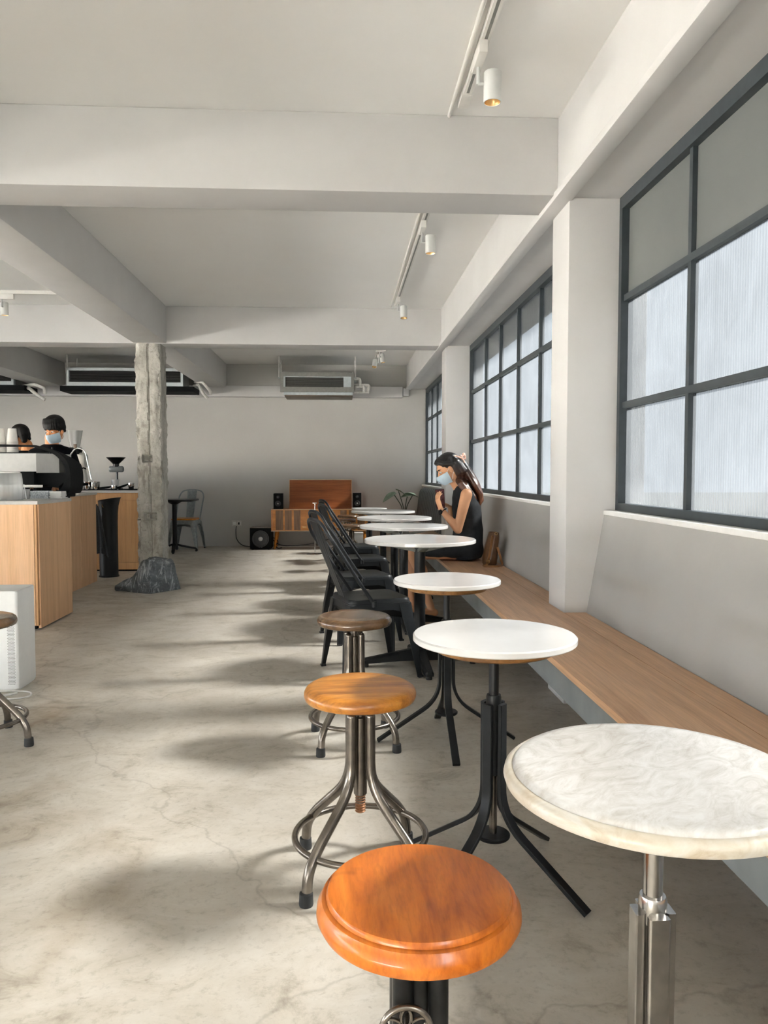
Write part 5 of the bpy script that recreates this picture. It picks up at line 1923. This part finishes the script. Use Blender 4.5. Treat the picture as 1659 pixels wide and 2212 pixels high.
# sandals
for an, to in (((-0.285, -0.085), (-0.43, -0.10)), ((-0.415, 0.09), (-0.56, 0.10))):
    poly = []
    for j in range(24):
        a = 2 * PI * j / 24
        L = 0.128
        cx = (an[0] + 0.03 + to[0] - 0.025) / 2
        poly.append((cx + L * math.cos(a), (an[1] + to[1]) / 2 + 0.040 * math.sin(a) * (1 + 0.12 * -math.cos(a))))
    so = MB().prism(poly, 'z', 0.0, 0.013).build('sandal', 'sandal_tan', wo, smooth=40)
    m = MB()
    for x_ in (to[0] + 0.03, to[0] + 0.075):
        m.tube(smooth_path([(x_, to[1] - 0.040, 0.012), (x_, to[1] - 0.028, 0.052), (x_, to[1], 0.068), (x_, to[1] + 0.028, 0.052), (x_, to[1] + 0.040, 0.012)], 5), 0.006, 6)
    m.build('sandal_strap', 'sandal_tan', so, smooth=60)

ph = thing('phone', 'dark red phone held up in the hands of the seated woman', 'phone', (0.790, 6.020, 0.872), 0.22)
MB().box(-0.037, -0.0045, 0.0, 0.037, 0.0045, 0.152).rot(Matrix.Rotation(-0.06, 4, 'Y')).build('phone_body', 'phone_case', ph, smooth=30, bevel=0.004)
MB().box(-0.033, -0.0056, 0.006, 0.033, -0.0047, 0.146).rot(Matrix.Rotation(-0.06, 4, 'Y')).build('screen', 'phone_screen', ph, smooth=0)

# bag on the bench
bg = thing('leather_bag', 'brown leather bucket bag with tan strap standing on the bench', 'bag', (1.135, 5.72, 0.46), 0.1)
rings = []
for z, rx, ry, dx in ((0.0, 0.044, 0.075, -0.012), (0.012, 0.050, 0.085, -0.012), (0.06, 0.052, 0.088, -0.008), (0.14, 0.048, 0.085, 0.004), (0.215, 0.040, 0.080, 0.016), (0.245, 0.034, 0.076, 0.020), (0.240, 0.027, 0.068, 0.020), (0.17, 0.03, 0.06, 0.01)):
    rings.append([(dx + rx * math.cos(2 * PI * j / 32) * (1 + 0.05 * math.sin(7 * 2 * PI * j / 32 + z * 20)), ry * math.sin(2 * PI * j / 32) * (1 + 0.04 * math.sin(5 * 2 * PI * j / 32)), z) for j in range(32)])
MB().loft(rings).build('bag_body', 'bag_leather', bg, smooth=60)
m = MB()
flat = [(-0.22, -1), (0.22, -1), (0.22, 1), (-0.22, 1)]
m.tube(smooth_path([(-0.015, -0.082, 0.225), (-0.030, -0.092, 0.15), (-0.042, -0.095, 0.08), (-0.060, -0.095, 0.018), (-0.075, -0.10, 0.006), (-0.095, -0.11, 0.006), (-0.09, -0.15, 0.006), (-0.03, -0.17, 0.006), (0.02, -0.15, 0.006), (0.052, -0.11, 0.01), (0.047, -0.095, 0.05), (0.034, -0.088, 0.10), (0.022, -0.086, 0.14)], 6), 0.0085, 8, False, flat, up=(0.2, -1, 0.3))
m.build('strap', 'strap_tan', bg, smooth=40)
m = MB()
m.ring((-0.054, -0.103, 0.035), 0.012, 0.0028, 18, 6, 'y')
m.ring((0.012, -0.082, 0.240), 0.009, 0.0025, 16, 6, 'y')
m.build('buckle', 'brass', bg, smooth=60)


# ---- standing baristas
def barista(loc, rz, label, hz, head_fwd, arms, hair_len, k_=1.0):
    """local frame: faces -Y"""
    t = thing('person', label, 'person', loc, rz)
    Bm = MB()
    hc_ = (0.045, -0.045, hz)
    M = frame(head_fwd, (0, 0, 1))
    head(Bm, hc_, M, 0.95)
    sh = hz - 0.155
    limb(Bm, [(0, -0.015, hz - 0.06), (0, 0.015, sh + 0.02)], [0.053, 0.060])
    slab_loft(Bm, [((0, 0.01, sh - 0.56), X, Y, 0.13, 0.09), ((0, 0.01, sh - 0.45), X, Y, 0.135, 0.09), ((0, 0.01, sh - 0.30), X, Y, 0.14, 0.095), ((0, 0.01, sh - 0.12), X, Y, 0.150, 0.10), ((0, 0.012, sh - 0.03), X, Y, 0.125, 0.080), ((0, 0.012, sh + 0.02), X, Y, 0.08, 0.06)], 24)
    Sm = MB()
    slab_loft(Sm, [((-0.025, 0.01, sh - 0.60), X, Y, 0.152, 0.118), ((-0.02, 0.01, sh - 0.50), X, Y, 0.155, 0.118), ((0, 0.01, sh - 0.32), X, Y, 0.165, 0.115), ((0, 0.01, sh - 0.14), X, Y, 0.165, 0.118), ((0, 0.012, sh - 0.06), X, Y, 0.165, 0.105), ((0, 0.015, sh - 0.01), X, Y, 0.138, 0.088), ((0, 0.015, sh + 0.025), X, Y, 0.092, 0.072), ((0, 0.012, sh + 0.034), X, Y, 0.074, 0.064)], 28)
    for s, el, wr, hd, pn in arms:
        shp = (0.152 * s, 0.015, sh - 0.050)
        mid = tuple(Vector(shp).lerp(Vector(el), 0.5))
        limb(Bm, [tuple(Vector(shp) + Vector((-0.02 * s, 0, -0.01))), mid, el], [0.042, 0.044, 0.039])
        limb(Bm, [el, tuple(Vector(el).lerp(Vector(wr), 0.35)), wr], [0.040, 0.038, 0.026])
        hand(Bm, wr, hd, pn, (0.5, 0.6, 0.65, 0.7), 1.0, 1 if s < 0 else -1)
        sl = tuple(Vector(shp).lerp(Vector(el), 0.80))
        limb(Sm, [tuple(Vector(shp) + Vector((-0.045 * s, 0, 0.0))), tuple(Vector(shp) + Vector((-0.005 * s, 0, -0.01))), mid, sl], [0.070, 0.070, 0.067, 0.064])
    skin_obj(Bm, 'body', 'skin_tan', t, 0.0055, 4)
    skin_obj(Sm, 'shirt', 'shirt_black', t, 0.009, 5)
    Tm = MB()
    zt = sh - 0.58
    slab_loft(Tm, [((-0.025, 0.01, zt + 0.04), X, Y, 0.140, 0.105), ((-0.03, 0.01, zt - 0.08), X, Y, 0.145, 0.112), ((-0.03, 0.01, zt - 0.18), X, Y, 0.145, 0.11)], 24)
    for s in (-1, 1):
        limb(Tm, [(0.075 * s - 0.03, 0.01, zt - 0.12), (0.085 * s - 0.04, 0.0, 0.48), (0.09 * s - 0.05, 0.015, 0.09)], [0.085, 0.062, 0.048])
    skin_obj(Tm, 'trousers', 'trousers_dark', t, 0.012, 4)
    for s in (-1, 1):
        m_ = MB()
        limb(m_, [(0.09 * s - 0.05, 0.05, 0.045), (0.09 * s - 0.05, -0.04, 0.045), (0.095 * s - 0.05, -0.14, 0.036)], [0.042, 0.045, 0.035], 12)
        for i_, v_2 in enumerate(m_.v):
            m_.v[i_] = (v_2[0], v_2[1], max(0.0, v_2[2]))
        m_.build('shoe', 'black_matt', t, smooth=60)
    face_parts(t, hc_, M, 0.95)
    mask(t, hc_, M, 0.95)
    Hr = MB()
    ellip(Hr, hc_, M, (-0.018, 0, 0.054), (0.098, 0.088, 0.084), 24, 16)
    for s in (-1, 1):
        ellip(Hr, hc_, M, (-0.025, 0.060 * s, 0.022), (0.056, 0.026, 0.050), 16, 10)
    for q in range(9):
        y = -0.064 + 0.016 * q
        x_ = 0.088 * math.sqrt(max(0, 1 - (y / 0.085) ** 2))
        limb(Hr, [tuple(Vector(hc_) + M @ (Vector(p_) * 0.95)) for p_ in ((x_ * 0.50, y * 0.9, 0.108), (x_ * 0.86, y, 0.078), (x_ * 0.98 + 0.002, y * 1.02, 0.040 - 0.007 * (q % 3)))], [0.018, 0.011, 0.006], 8)
    for s in (-1, 1):
        limb(Hr, [tuple(Vector(hc_) + M @ (Vector(p_) * 0.95)) for p_ in ((0.015, 0.074 * s, 0.06), (-0.02, 0.078 * s, 0.02), (-0.05, 0.066 * s, -0.02 - hair_len))], [0.022, 0.018, 0.016], 8)
    limb(Hr, [tuple(Vector(hc_) + M @ (Vector(p_) * 0.95)) for p_ in ((-0.085, 0, 0.04), (-0.082, 0, -0.01), (-0.066, 0, -0.045 - hair_len))], [0.055, 0.052, 0.030], 14)
    skin_obj(Hr, 'hair', 'hair_black', t, 0.006, 2)
    return t


hz1 = 1.53
barista((-2.585, 7.075, 0), 0.0, 'barista with black fringe, black shirt and face mask facing the room', hz1, (-0.30, -1.0, -0.38),
        [(1, (0.190, 0.03, 1.13), (0.165, -0.13, 1.06), (-0.55, -0.75, -0.15), (0, -0.2, -1)), (-1, (-0.24, 0.02, 1.13), (-0.10, -0.20, 1.08), (0.3, -0.9, 0.0), (0, 0, -1))], 0.0)
barista((-3.06, 7.74, 0), -2.35, 'second barista bending forward, seen from behind at the left edge', 1.49, (0.0, -1.0, -0.5),
        [(1, (0.22, -0.06, 1.13), (0.12, -0.30, 1.09), (-0.3, -0.9, 0.0), (0, 0, -1)), (-1, (-0.22, -0.06, 1.13), (-0.12, -0.30, 1.09), (0.3, -0.9, 0.0), (0, 0, -1))], 0.01)
